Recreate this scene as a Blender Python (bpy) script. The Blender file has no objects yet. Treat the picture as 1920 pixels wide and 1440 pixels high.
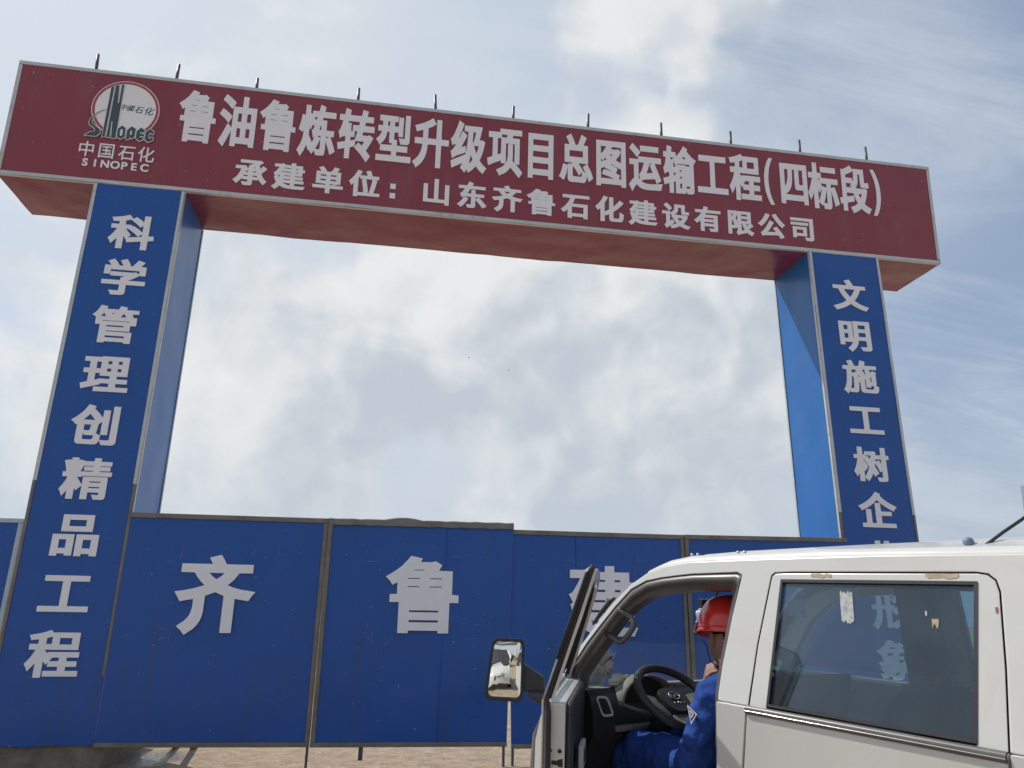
import bpy, bmesh, math, random
from mathutils import Vector, Matrix, noise
R = math.radians
random.seed(7)
scene = bpy.context.scene
col = scene.collection

# ------------------------------------------------------------------ camera
cam = bpy.data.cameras.new('camera')
cam.sensor_fit = 'HORIZONTAL'
cam.sensor_width = 36.0
cam.lens = 1404.82 / 1920.0 * 36.0
cam.clip_start = 0.05
cam.clip_end = 3000.0
camo = bpy.data.objects.new('camera', cam)
col.objects.link(camo)
CAM = Vector((3.4553, -8.4624, 1.6))
pitch, roll, yaw = 0.3030482, -0.0157670, -0.1583191
m = Matrix.Rotation(yaw, 4, 'Z') @ Matrix.Rotation(pitch, 4, 'X') @ Matrix.Rotation(roll, 4, 'Y') @ Matrix.Rotation(math.pi / 2, 4, 'X')
camo.matrix_world = Matrix.Translation(CAM) @ m
scene.camera = camo

# ------------------------------------------------------------------ sun
SUN_AZ, SUN_EL = 51.0, 51.5            # azimuth from +Y towards -X
sd = Vector((-math.sin(R(SUN_AZ)) * math.cos(R(SUN_EL)), math.cos(R(SUN_AZ)) * math.cos(R(SUN_EL)), math.sin(R(SUN_EL))))
sl = bpy.data.lights.new('sun', 'SUN')
sl.energy = 3.6
sl.angle = R(0.7)
sl.color = (1.0, 0.95, 0.87)
so = bpy.data.objects.new('sun', sl)
so.rotation_euler = sd.to_track_quat('Z', 'Y').to_euler()
so.location = (-20, 20, 40)
col.objects.link(so)

# ------------------------------------------------------------------ exposure
scene.view_settings.view_transform = 'Standard'
scene.view_settings.look = 'None'
scene.view_settings.exposure = 0.0
scene.view_settings.gamma = 1.0
scene.view_settings.use_curve_mapping = False
scene.cycles.max_bounces = 10
scene.cycles.transparent_max_bounces = 16
scene.cycles.use_denoising = True
scene.cycles.sample_clamp_indirect = 6.0


# ------------------------------------------------------------------ node helper
class NT:
    def __init__(s, tree):
        s.t = tree
        tree.nodes.clear()

    def n(s, typ, **kw):
        nd = s.t.nodes.new(typ)
        for k, v in kw.items():
            setattr(nd, k, v)
        return nd

    def put(s, sock, v):
        if v is None:
            return
        if isinstance(v, bpy.types.NodeSocket):
            s.t.links.new(v, sock)
        else:
            if sock.type == 'RGBA' and len(v) == 3:
                v = (*v, 1.0)
            sock.default_value = v

    def math(s, op, a, b=None, c=None, clamp=False):
        nd = s.n('ShaderNodeMath', operation=op, use_clamp=clamp)
        s.put(nd.inputs[0], a)
        s.put(nd.inputs[1], b)
        s.put(nd.inputs[2], c)
        return nd.outputs[0]

    def vmath(s, op, a, b=None):
        nd = s.n('ShaderNodeVectorMath', operation=op)
        s.put(nd.inputs[0], a)
        if op == 'SCALE':
            s.put(nd.inputs['Scale'], b)
        else:
            s.put(nd.inputs[1], b)
        return nd.outputs['Value'] if op in ('DOT_PRODUCT', 'LENGTH', 'DISTANCE') else nd.outputs['Vector']

    def noise(s, vec, scale, detail=2.0, rough=0.5, dist=0.0, lac=2.0):
        nd = s.n('ShaderNodeTexNoise')
        s.put(nd.inputs['Vector'], vec)
        s.put(nd.inputs['Scale'], scale)
        nd.inputs['Detail'].default_value = detail
        nd.inputs['Roughness'].default_value = rough
        nd.inputs['Distortion'].default_value = dist
        nd.inputs['Lacunarity'].default_value = lac
        return nd.outputs['Fac']

    def mapr(s, v, a, b, c=0.0, d=1.0, smooth=True):
        nd = s.n('ShaderNodeMapRange', interpolation_type='SMOOTHSTEP' if smooth else 'LINEAR')
        s.put(nd.inputs['Value'], v)
        for k, x in zip(('From Min', 'From Max', 'To Min', 'To Max'), (a, b, c, d)):
            s.put(nd.inputs[k], x)
        return nd.outputs['Result']

    def mix(s, f, a, b, blend='MIX'):
        nd = s.n('ShaderNodeMix', data_type='RGBA', blend_type=blend)
        s.put(nd.inputs[0], f)
        s.put(nd.inputs[6], a)
        s.put(nd.inputs[7], b)
        return nd.outputs[2]

    def mapping(s, vec, loc=(0, 0, 0), rot=(0, 0, 0), scale=(1, 1, 1)):
        nd = s.n('ShaderNodeMapping')
        s.put(nd.inputs[0], vec)
        nd.inputs['Location'].default_value = loc
        nd.inputs['Rotation'].default_value = rot
        nd.inputs['Scale'].default_value = scale
        return nd.outputs[0]


# ------------------------------------------------------------------ sky
world = bpy.data.worlds.new('World')
scene.world = world
world.use_nodes = True


def build_sky():
    k = NT(world.node_tree)
    out = k.n('ShaderNodeOutputWorld')
    bg = k.n('ShaderNodeBackground')
    k.t.links.new(bg.outputs[0], out.inputs[0])
    STR = 0.12
    bg.inputs['Strength'].default_value = STR
    C_ = lambda c: tuple(v / STR for v in c)
    sky = k.n('ShaderNodeTexSky', sky_type='NISHITA')
    sky.sun_disc = False
    sky.sun_elevation = R(SUN_EL)
    sky.sun_rotation = R(-SUN_AZ)
    sky.altitude = 50.0
    sky.air_density = 1.0
    sky.dust_density = 2.2
    sky.ozone_density = 1.6
    d = k.vmath('NORMALIZE', k.n('ShaderNodeTexCoord').outputs['Generated'])
    sep = k.n('ShaderNodeSeparateXYZ')
    k.put(sep.inputs[0], d)
    z = k.math('MAXIMUM', sep.outputs['Z'], 0.0)
    p = k.vmath('SCALE', d, k.math('DIVIDE', 1.0, k.math('ADD', z, 0.32)))

    def blob(dv, c, r_in, r_out):
        dt = k.vmath('DOT_PRODUCT', dv, Vector(c).normalized())
        return k.mapr(dt, math.cos(R(r_out)), math.cos(R(r_in)))

    warp = k.n('ShaderNodeTexNoise')
    k.put(warp.inputs['Vector'], d)
    warp.inputs['Scale'].default_value = 4.0
    warp.inputs['Detail'].default_value = 3
    wv = k.vmath('SCALE', k.vmath('SUBTRACT', warp.outputs['Color'], (0.5, 0.5, 0.5)), 0.16)
    dw = k.vmath('ADD', d, wv)
    # heaped cloud: soft masses broken by fractal billows, lit from the sun's side
    nA = k.noise(dw, 4.3, 9, 0.52)
    nB = k.noise(k.vmath('ADD', dw, tuple((sd - Vector((0.2, 0.9, 0.35))).normalized() * 0.034)), 4.3, 6, 0.52)
    h0 = k.math('MULTIPLY', k.math('SUBTRACT', nA, 0.5), 1.7)
    for c, ri, ro, w in BLOBS:
        h0 = k.math('ADD', h0, k.math('MULTIPLY', blob(dw, c, ri, ro), w))
    dens = k.mapr(h0, 0.02, 0.66)
    rim = k.math('MULTIPLY', k.math('SUBTRACT', nA, nB), 3.0)
    rim = k.math('MINIMUM', k.math('MAXIMUM', rim, -0.30), 0.35)
    n3 = k.math('SUBTRACT', k.noise(dw, 2.6, 5, 0.52), 0.5)
    lit = k.math('ADD', LIT0, rim)
    lit = k.math('ADD', lit, k.math('MULTIPLY', n3, 1.2))
    for c, ri, ro, w in SHADES:
        lit = k.math('ADD', lit, k.math('MULTIPLY', blob(dw, c, ri, ro), w))
    lit = k.mapr(lit, 0.0, 1.0)
    cl = k.mix(lit, C_(CLOUD_DARK), C_(CLOUD_LIT))
    # clear air: Nishita sky paled by haze, brighter towards the sun
    base = k.mix(0.48, sky.outputs['Color'], C_(HAZE_COL))
    sun_near = k.mapr(k.vmath('DOT_PRODUCT', d, sd), 0.50, 0.98)
    base = k.mix(k.math('MULTIPLY', sun_near, 0.62), base, C_(GLOW_COL))
    # thin combed cirrus and a soft white veil
    cp = k.mapping(p, rot=(0, 0, R(52)), scale=(0.55, 2.6, 1.0))
    ci = k.noise(cp, 2.0, 9, 0.66, 0.8)
    ci2 = k.noise(p, 1.5, 5, 0.55)
    cir = k.mapr(k.math('ADD', ci, k.math('MULTIPLY', ci2, 0.8)), 0.72, 1.12)
    base = k.mix(k.math('MULTIPLY', cir, 0.55), base, C_(CIRRUS_COL))
    veil = None
    for c, ri, ro, w in VEILS:
        b_ = k.math('MULTIPLY', blob(d, c, ri, ro), w)
        veil = b_ if veil is None else k.math('MAXIMUM', veil, b_)
    veil = k.math('MULTIPLY', veil, k.mapr(k.noise(d, 4.5, 7, 0.6), 0.28, 0.62, 0.45, 1.0))
    base = k.mix(veil, base, C_(VEIL_COL))
    res = k.mix(k.math('MULTIPLY', dens, 0.85), base, cl)
    low = k.mapr(z, 0.0, 0.30, 0.65, 0.0)
    res = k.mix(low, res, C_(LOW_COL))
    k.put(bg.inputs['Color'], res)


HAZE_COL = (0.42, 0.52, 0.67)
GLOW_COL = (0.68, 0.77, 0.90)
CIRRUS_COL = (0.64, 0.70, 0.78)
VEIL_COL = (0.68, 0.73, 0.785)
CLOUD_DARK = (0.525, 0.58, 0.645)
CLOUD_LIT = (0.86, 0.87, 0.86)
LOW_COL = (0.53, 0.60, 0.68)
# centre direction, inner and outer angle (degrees), weight
BLOBS = [((0.25, 0.90, 0.33), 3, 20, 0.60), ((0.17, 0.945, 0.27), 3, 18, 0.36), ((-0.07, 0.917, 0.37), 3, 18, 0.50), ((0.40, 0.87, 0.25), 3, 16, 0.42),
         ((-0.16, 0.96, 0.20), 3, 18, 0.40), ((0.235, 0.69, 0.685), 2, 14, 0.70), ((-0.43, 0.862, 0.24), 3, 16, 0.40), ((0.06, 0.96, 0.2), 4, 20, 0.30),
         ((-0.285, 0.727, 0.624), 3, 15, 0.22), ((-0.21, 0.887, 0.415), 0, 9, -0.30), ((0.10, 0.86, 0.48), 0, 10, -0.22), ((0.62, 0.70, 0.36), 2, 12, -0.20), ((0.20, 0.81, 0.550), 0, 11, -0.28)]
SHADES = [((0.18, 0.95, 0.265), 0, 11, -0.36), ((0.22, 0.905, 0.34), 0, 10, 0.34), ((-0.06, 0.91, 0.40), 0, 10, 0.22), ((0.0, 0.965, 0.25), 0, 12, -0.16),
          ((0.241, 0.70, 0.672), 0, 9, 0.30), ((0.36, 0.91, 0.20), 0, 14, -0.28), ((-0.16, 0.96, 0.22), 0, 8, 0.12)]
LIT0 = 0.57
VEILS = [((0.1, 0.92, 0.30), 12, 32, 0.85), ((-0.3, 0.75, 0.6), 8, 26, 0.75), ((0.1, 0.65, 0.75), 4, 18, 0.5), ((0.5, 0.7, 0.55), 4, 14, 0.25)]
build_sky()


# ------------------------------------------------------------------ scene helpers
def link(o, parent=None):
    col.objects.link(o)
    if parent is not None:
        o.parent = parent
    return o


def tag(o, label=None, cat=None, group=None, kind=None):
    if label: o['label'] = label
    if cat: o['category'] = cat
    if group: o['group'] = group
    if kind: o['kind'] = kind
    return o


def thing(name, label, cat, loc=(0, 0, 0), rot=None, group=None):
    o = bpy.data.objects.new(name, None)
    o.empty_display_size = 0.2
    o.location = loc
    if rot is not None:
        o.rotation_euler = rot
    link(o)
    return tag(o, label, cat, group)


class MB:
    """collects polygons, then becomes one mesh object"""

    def __init__(s, f=None):
        s.v, s.f, s.mi, s.sm = [], [], [], []
        s.fn = f or (lambda p: p)

    def add(s, verts, faces, mi=0, smooth=False):
        b = len(s.v)
        s.v += [tuple(s.fn(Vector(p))) for p in verts]
        for fc in faces:
            s.f.append([b + i for i in fc])
            s.mi.append(mi)
            s.sm.append(smooth)
        return s

    def box(s, x0, x1, y0, y1, z0, z1, mi=0):
        v = [(x, y, z) for x in (x0, x1) for y in (y0, y1) for z in (z0, z1)]
        return s.add(v, [(0, 1, 3, 2), (4, 6, 7, 5), (0, 4, 5, 1), (2, 3, 7, 6), (0, 2, 6, 4), (1, 5, 7, 3)], mi)

    def hexa(s, a, b, mi=0):
        """two quads (4 points each, same order) joined"""
        return s.add(list(a) + list(b), [(3, 2, 1, 0), (4, 5, 6, 7)] + [(i, (i + 1) % 4, 4 + (i + 1) % 4, 4 + i) for i in range(4)], mi)

    def tube(s, pts, r, n=8, mi=0, cap=True, closed=False, flat=1.0):
        pts = [Vector(p) for p in pts]
        m_ = len(pts)
        rr = r if isinstance(r, (list, tuple)) else [r] * m_
        vs, up = [], None
        for i, p in enumerate(pts):
            a = pts[i - 1] if (i > 0 or closed) else p
            b = pts[(i + 1) % m_] if (i < m_ - 1 or closed) else p
            t = (b - a).normalized()
            if up is None:
                up = t.orthogonal().normalized()
            up = (up - t * up.dot(t))
            up = up.normalized() if up.length > 1e-6 else t.orthogonal().normalized()
            sd_ = t.cross(up)
            for j in range(n):
                an = 2 * math.pi * j / n
                vs.append(p + (up * math.cos(an) + sd_ * math.sin(an) * flat) * rr[i])
        fs = []
        for i in range(m_ if closed else m_ - 1):
            for j in range(n):
                a, b = i * n + j, i * n + (j + 1) % n
                c, d_ = ((i + 1) % m_) * n + (j + 1) % n, ((i + 1) % m_) * n + j
                fs.append((a, b, c, d_))
        if cap and not closed:
            fs.append(tuple(range(n))[::-1])
            fs.append(tuple((m_ - 1) * n + j for j in range(n)))
        return s.add(vs, fs, mi, True)

    def grid(s, rows, mi=0, smooth=True, closed=False):
        h, w = len(rows), len(rows[0])
        fs = []
        for i in range(h - 1):
            for j in range(w if closed else w - 1):
                a, b = i * w + j, i * w + (j + 1) % w
                fs.append((a, b, b + w, a + w))
        return s.add([p for r_ in rows for p in r_], fs, mi, smooth)

    def lathe(s, prof, n=24, mi=0, axis='z', c=(0, 0, 0), smooth=True):
        rows = []
        for r_, h in prof:
            row = []
            for j in range(n):
                an = 2 * math.pi * j / n
                x, y = r_ * math.cos(an), r_ * math.sin(an)
                q = {'z': (x, y, h), 'y': (x, h, y), 'x': (h, x, y)}[axis]
                row.append((c[0] + q[0], c[1] + q[1], c[2] + q[2]))
            rows.append(row)
        return s.grid(rows, mi, smooth, True)

    def poly(s, outlines, t0, t1, mi=0, to3=None, wall=True):
        """planar outline with holes (first = outer), extruded from depth t0 to t1; to3(a, b, t)"""
        to3 = to3 or (lambda a, b, t: (a, t, b))
        loops = [[Vector((p[0], p[1], 0)) for p in o] for o in outlines]
        from mathutils.geometry import tessellate_polygon
        tris = tessellate_polygon(loops)
        flat_ = [p for o in outlines for p in o]
        n = len(flat_)
        v = [to3(p[0], p[1], t0) for p in flat_] + [to3(p[0], p[1], t1) for p in flat_]
        fs = [tuple(t) for t in tris] + [tuple(n + i for i in t[::-1]) for t in tris]
        b = 0
        if wall:
            for o in outlines:
                L = len(o)
                for i in range(L):
                    a, c = b + i, b + (i + 1) % L
                    fs.append((a, c, n + c, n + a))
                b += L
        return s.add(v, fs, mi)

    def build(s, name, mats, parent=None, bevel=0.0, seg=2, recalc=True, label=None, autosmooth=None, weld=False):
        me = bpy.data.meshes.new(name)
        me.from_pydata(s.v, [], s.f)
        mats = mats if isinstance(mats, (list, tuple)) else [mats]
        for q in mats:
            me.materials.append(q)
        me.polygons.foreach_set('material_index', s.mi)
        me.polygons.foreach_set('use_smooth', s.sm)
        if recalc or weld:
            b = bmesh.new()
            b.from_mesh(me)
            if weld:
                bmesh.ops.remove_doubles(b, verts=b.verts, dist=1e-5)
            if recalc:
                bmesh.ops.recalc_face_normals(b, faces=b.faces)
            b.to_mesh(me)
            b.free()
        me.update()
        o = bpy.data.objects.new(name, me)
        link(o, parent)
        if bevel:
            md = o.modifiers.new('bevel', 'BEVEL')
            md.width = bevel
            md.segments = seg
            md.limit_method = 'ANGLE'
            md.angle_limit = R(40)
            md.harden_normals = False
        if label:
            o['label'] = label
        return o


def curve_plate(name, outlines, thick, mat, parent=None, to3=None, bevel=0.0):
    """filled 2-D curve with holes, extruded: robust for lettering; shape lies in XZ, thickness along -Y"""
    c = bpy.data.curves.new(name, 'CURVE')
    c.dimensions = '2D'
    c.fill_mode = 'BOTH'
    c.extrude = thick / 2
    for o in outlines:
        sp = c.splines.new('POLY')
        sp.points.add(len(o) - 1)
        for i, p in enumerate(o):
            sp.points[i].co = (p[0], p[1], 0, 1)
        sp.use_cyclic_u = True
    ob = bpy.data.objects.new(name, c)
    me = bpy.data.meshes.new_from_object(ob)
    bpy.data.objects.remove(ob)
    bpy.data.curves.remove(c)
    to3 = to3 or (lambda p: (p.x, -thick / 2 - p.z, p.y))
    for v in me.vertices:
        v.co = to3(v.co)
    b = bmesh.new()
    b.from_mesh(me)
    bmesh.ops.remove_doubles(b, verts=b.verts, dist=1e-5)
    bmesh.ops.recalc_face_normals(b, faces=b.faces)
    b.to_mesh(me)
    b.free()
    me.materials.clear()
    me.materials.append(mat)
    for pl in me.polygons:
        pl.use_smooth = False
    me.name = name
    o = bpy.data.objects.new(name, me)
    return link(o, parent)


# ------------------------------------------------------------------ materials
def mat(name, base, rough=0.5, metal=0.0, spec=0.5, var=0.0, vscale=3.0, bump=0.0, bscale=40.0, dist=0.01, coat=0.0, buckle=0.0, buckle_scale=1.2,
        dirt=None, dirt_amt=0.0, dirt_scale=1.5, dirt_stretch=(1, 1, 1), rvar=0.0, specks=None, speck_t=0.7):
    mt = bpy.data.materials.new(name)
    mt.use_nodes = True
    k = NT(mt.node_tree)
    out = k.n('ShaderNodeOutputMaterial')
    b = k.n('ShaderNodeBsdfPrincipled')
    k.t.links.new(b.outputs[0], out.inputs[0])
    co = k.n('ShaderNodeTexCoord').outputs['Object']
    c = base
    if var:
        nz = k.noise(co, vscale, 6, 0.6)
        lo = tuple(v * (1 - var) for v in base)
        hi = tuple(min(1, v * (1 + var)) for v in base)
        c = k.mix(k.mapr(nz, 0.3, 0.7, smooth=False), lo, hi)
    if dirt:
        dn = k.noise(k.mapping(co, scale=dirt_stretch), dirt_scale, 8, 0.65)
        c = k.mix(k.math('MULTIPLY', k.mapr(dn, 0.5, 0.78), dirt_amt), c, dirt)
    if specks:
        sn = k.noise(co, 34.0, 2, 0.5)
        c = k.mix(k.mapr(sn, speck_t, speck_t + 0.03), c, specks)
    k.put(b.inputs['Base Color'], c)
    if rvar:
        rn = k.noise(co, 2.3, 5, 0.6)
        k.put(b.inputs['Roughness'], k.mapr(rn, 0.3, 0.7, rough - rvar, rough + rvar, False))
    else:
        b.inputs['Roughness'].default_value = rough
    b.inputs['Metallic'].default_value = metal
    b.inputs['Specular IOR Level'].default_value = spec
    b.inputs['Coat Weight'].default_value = coat
    b.inputs['Coat Roughness'].default_value = 0.08
    nrm = None
    if buckle:
        bp = k.n('ShaderNodeBump')
        bp.inputs['Strength'].default_value = 1.0
        bp.inputs['Distance'].default_value = buckle
        k.put(bp.inputs['Height'], k.noise(co, buckle_scale, 2, 0.45))
        nrm = bp.outputs[0]
    if bump:
        bp = k.n('ShaderNodeBump')
        bp.inputs['Strength'].default_value = bump
        bp.inputs['Distance'].default_value = dist
        k.put(bp.inputs['Height'], k.noise(co, bscale, 4, 0.6))
        if nrm is not None:
            k.put(bp.inputs['Normal'], nrm)
        nrm = bp.outputs[0]
    if nrm is not None:
        k.put(b.inputs['Normal'], nrm)
    return mt


def glass_mat(name, tint, refl=0.04, dust_veil=0.0, dust_veil_col=(0.6, 0.62, 0.6)):
    mt = bpy.data.materials.new(name)
    mt.use_nodes = True
    k = NT(mt.node_tree)
    out = k.n('ShaderNodeOutputMaterial')
    tr = k.n('ShaderNodeBsdfTransparent')
    tr.inputs[0].default_value = (*tint, 1)
    gl = k.n('ShaderNodeBsdfGlossy')
    gl.inputs['Roughness'].default_value = 0.02
    fr = k.n('ShaderNodeFresnel')
    fr.inputs['IOR'].default_value = 1.5
    ms = k.n('ShaderNodeMixShader')
    k.put(ms.inputs[0], k.math('MULTIPLY', fr.outputs[0], refl / 0.04))
    k.t.links.new(tr.outputs[0], ms.inputs[1])
    k.t.links.new(gl.outputs[0], ms.inputs[2])
    last = ms
    if dust_veil:
        df = k.n('ShaderNodeBsdfDiffuse')
        df.inputs[0].default_value = (*dust_veil_col, 1)
        co = k.n('ShaderNodeTexCoord').outputs['Object']
        nz = k.noise(co, 5.0, 6, 0.65)
        m2 = k.n('ShaderNodeMixShader')
        k.put(m2.inputs[0], k.mapr(nz, 0.25, 0.8, dust_veil * 0.5, dust_veil * 1.5, False))
        k.t.links.new(ms.outputs[0], m2.inputs[1])
        k.t.links.new(df.outputs[0], m2.inputs[2])
        last = m2
    k.t.links.new(last.outputs[0], out.inputs[0])
    return mt


M = {}
M['blue'] = mat('blue_cladding', (0.007, 0.084, 0.36), 0.33, spec=0.5, var=0.06, vscale=1.1, bump=0.05, bscale=160, dist=0.002, buckle=0.04, buckle_scale=0.9,
                dirt=(0.035, 0.075, 0.17), dirt_amt=0.5, dirt_scale=1.9, dirt_stretch=(2.4, 2.4, 0.35), rvar=0.10, specks=(0.45, 0.48, 0.55), speck_t=0.74)
M['blue_side'] = mat('blue_side_sheet', (0.013, 0.135, 0.44), 0.30, spec=0.35, var=0.05, vscale=0.9, buckle=0.05, buckle_scale=0.8, dirt=(0.1, 0.16, 0.3), dirt_amt=0.3)
M['red'] = mat('red_cladding', (0.255, 0.040, 0.058), 0.38, spec=0.5, var=0.05, vscale=0.8, bump=0.05, bscale=160, dist=0.002, buckle=0.04, buckle_scale=0.8,
               dirt=(0.24, 0.10, 0.11), dirt_amt=0.5, dirt_scale=1.6, dirt_stretch=(1.8, 1.8, 0.5), rvar=0.08, specks=(0.5, 0.45, 0.45), speck_t=0.74)
M['soffit'] = mat('red_soffit_sheet', (0.22, 0.030, 0.066), 0.30, spec=0.6, var=0.05, vscale=0.9, buckle=0.12, buckle_scale=0.8, bump=0.4, bscale=1.6, dist=0.06, dirt=(0.2, 0.08, 0.08), dirt_amt=0.5)
M['letter'] = mat('white_foam_letter', (0.85, 0.85, 0.88), 0.6, spec=0.3, var=0.03, vscale=4)
M['ink'] = mat('dark_logo_paint', (0.055, 0.085, 0.095), 0.5)
M['ring'] = mat('logo_red_paint', (0.42, 0.07, 0.06), 0.5)
M['alu'] = mat('aluminium_edge', (0.56, 0.56, 0.54), 0.42, metal=0.4, var=0.12, vscale=2.5, dirt=(0.2, 0.17, 0.13), dirt_amt=0.6, dirt_scale=5, buckle=0.01, buckle_scale=6)
M['frame'] = mat('weathered_alu_frame', (0.20, 0.175, 0.15), 0.55, metal=0.15, var=0.2, vscale=6, dirt=(0.12, 0.07, 0.04), dirt_amt=0.7, dirt_scale=4, buckle=0.006, buckle_scale=8)
M['steel'] = mat('dark_steel_tube', (0.10, 0.105, 0.12), 0.5, metal=0.4, var=0.3, vscale=9)
M['concrete'] = mat('stained_concrete', (0.22, 0.185, 0.15), 0.9, spec=0.2, var=0.3, vscale=5, bump=0.5, bscale=30, dist=0.01, dirt=(0.08, 0.06, 0.045), dirt_amt=0.7)
M['wood'] = mat('raw_timber', (0.35, 0.22, 0.12), 0.75, var=0.3, vscale=12)


def ground_mat():
    mt = bpy.data.materials.new('dusty_ground')
    mt.use_nodes = True
    k = NT(mt.node_tree)
    out = k.n('ShaderNodeOutputMaterial')
    b = k.n('ShaderNodeBsdfPrincipled')
    k.t.links.new(b.outputs[0], out.inputs[0])
    co = k.n('ShaderNodeTexCoord').outputs['Object']
    big = k.noise(co, 0.35, 6, 0.6)
    mid = k.noise(co, 6.0, 8, 0.65)
    fine = k.noise(co, 26.0, 6, 0.72)
    c = k.mix(k.mapr(mid, 0.3, 0.7), (0.33, 0.245, 0.165), (0.50, 0.39, 0.275))
    c = k.mix(k.mapr(fine, 0.50, 0.64, 0, 0.6), c, (0.15, 0.115, 0.085))
    c = k.mix(k.mapr(big, 0.55, 0.72, 0, 0.6), c, (0.20, 0.185, 0.165))
    # the damp patch at the foot of the gate
    dd = k.vmath('DISTANCE', k.vmath('MULTIPLY', co, (1.0, 1.0, 0.0)), (1.05, 0.75, 0.0))
    wet = k.mapr(k.math('ADD', dd, k.math('MULTIPLY', k.math('SUBTRACT', k.noise(co, 4.0, 5, 0.6), 0.5), 0.9)), 0.15, 0.75, 0.9, 0.0)
    c = k.mix(wet, c, (0.055, 0.05, 0.048))
    k.put(b.inputs['Base Color'], c)
    k.put(b.inputs['Roughness'], k.mapr(wet, 0.0, 0.9, 0.95, 0.22, False))
    bp = k.n('ShaderNodeBump')
    bp.inputs['Strength'].default_value = 0.9
    bp.inputs['Distance'].default_value = 0.03
    k.put(bp.inputs['Height'], k.math('ADD', fine, k.math('MULTIPLY', mid, 1.5)))
    k.put(b.inputs['Normal'], bp.outputs[0])
    return mt


M['ground'] = ground_mat()


def ground_z(x, y):
    t = min(1.0, max(0.0, (y + 8.5) / 7.5))
    return 0.13 * t


# ------------------------------------------------------------------ ground
g = MB()
xs = [-1500, -300, -60, -20] + [-8 + i * 1.0 for i in range(30)] + [40, 120, 400, 1500]
ys = [-1500, -300, -60, -25] + [-14 + i * 0.75 for i in range(30)] + [16, 60, 300, 1500]
g.grid([[(x, y, ground_z(x, y) + (0.02 * noise.noise(Vector((x * .7, y * .7, 0))) if abs(x) < 30 and abs(y) < 20 else 0)) for x in xs] for y in ys])
tag(g.build('ground', M['ground']), kind='structure')


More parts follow.
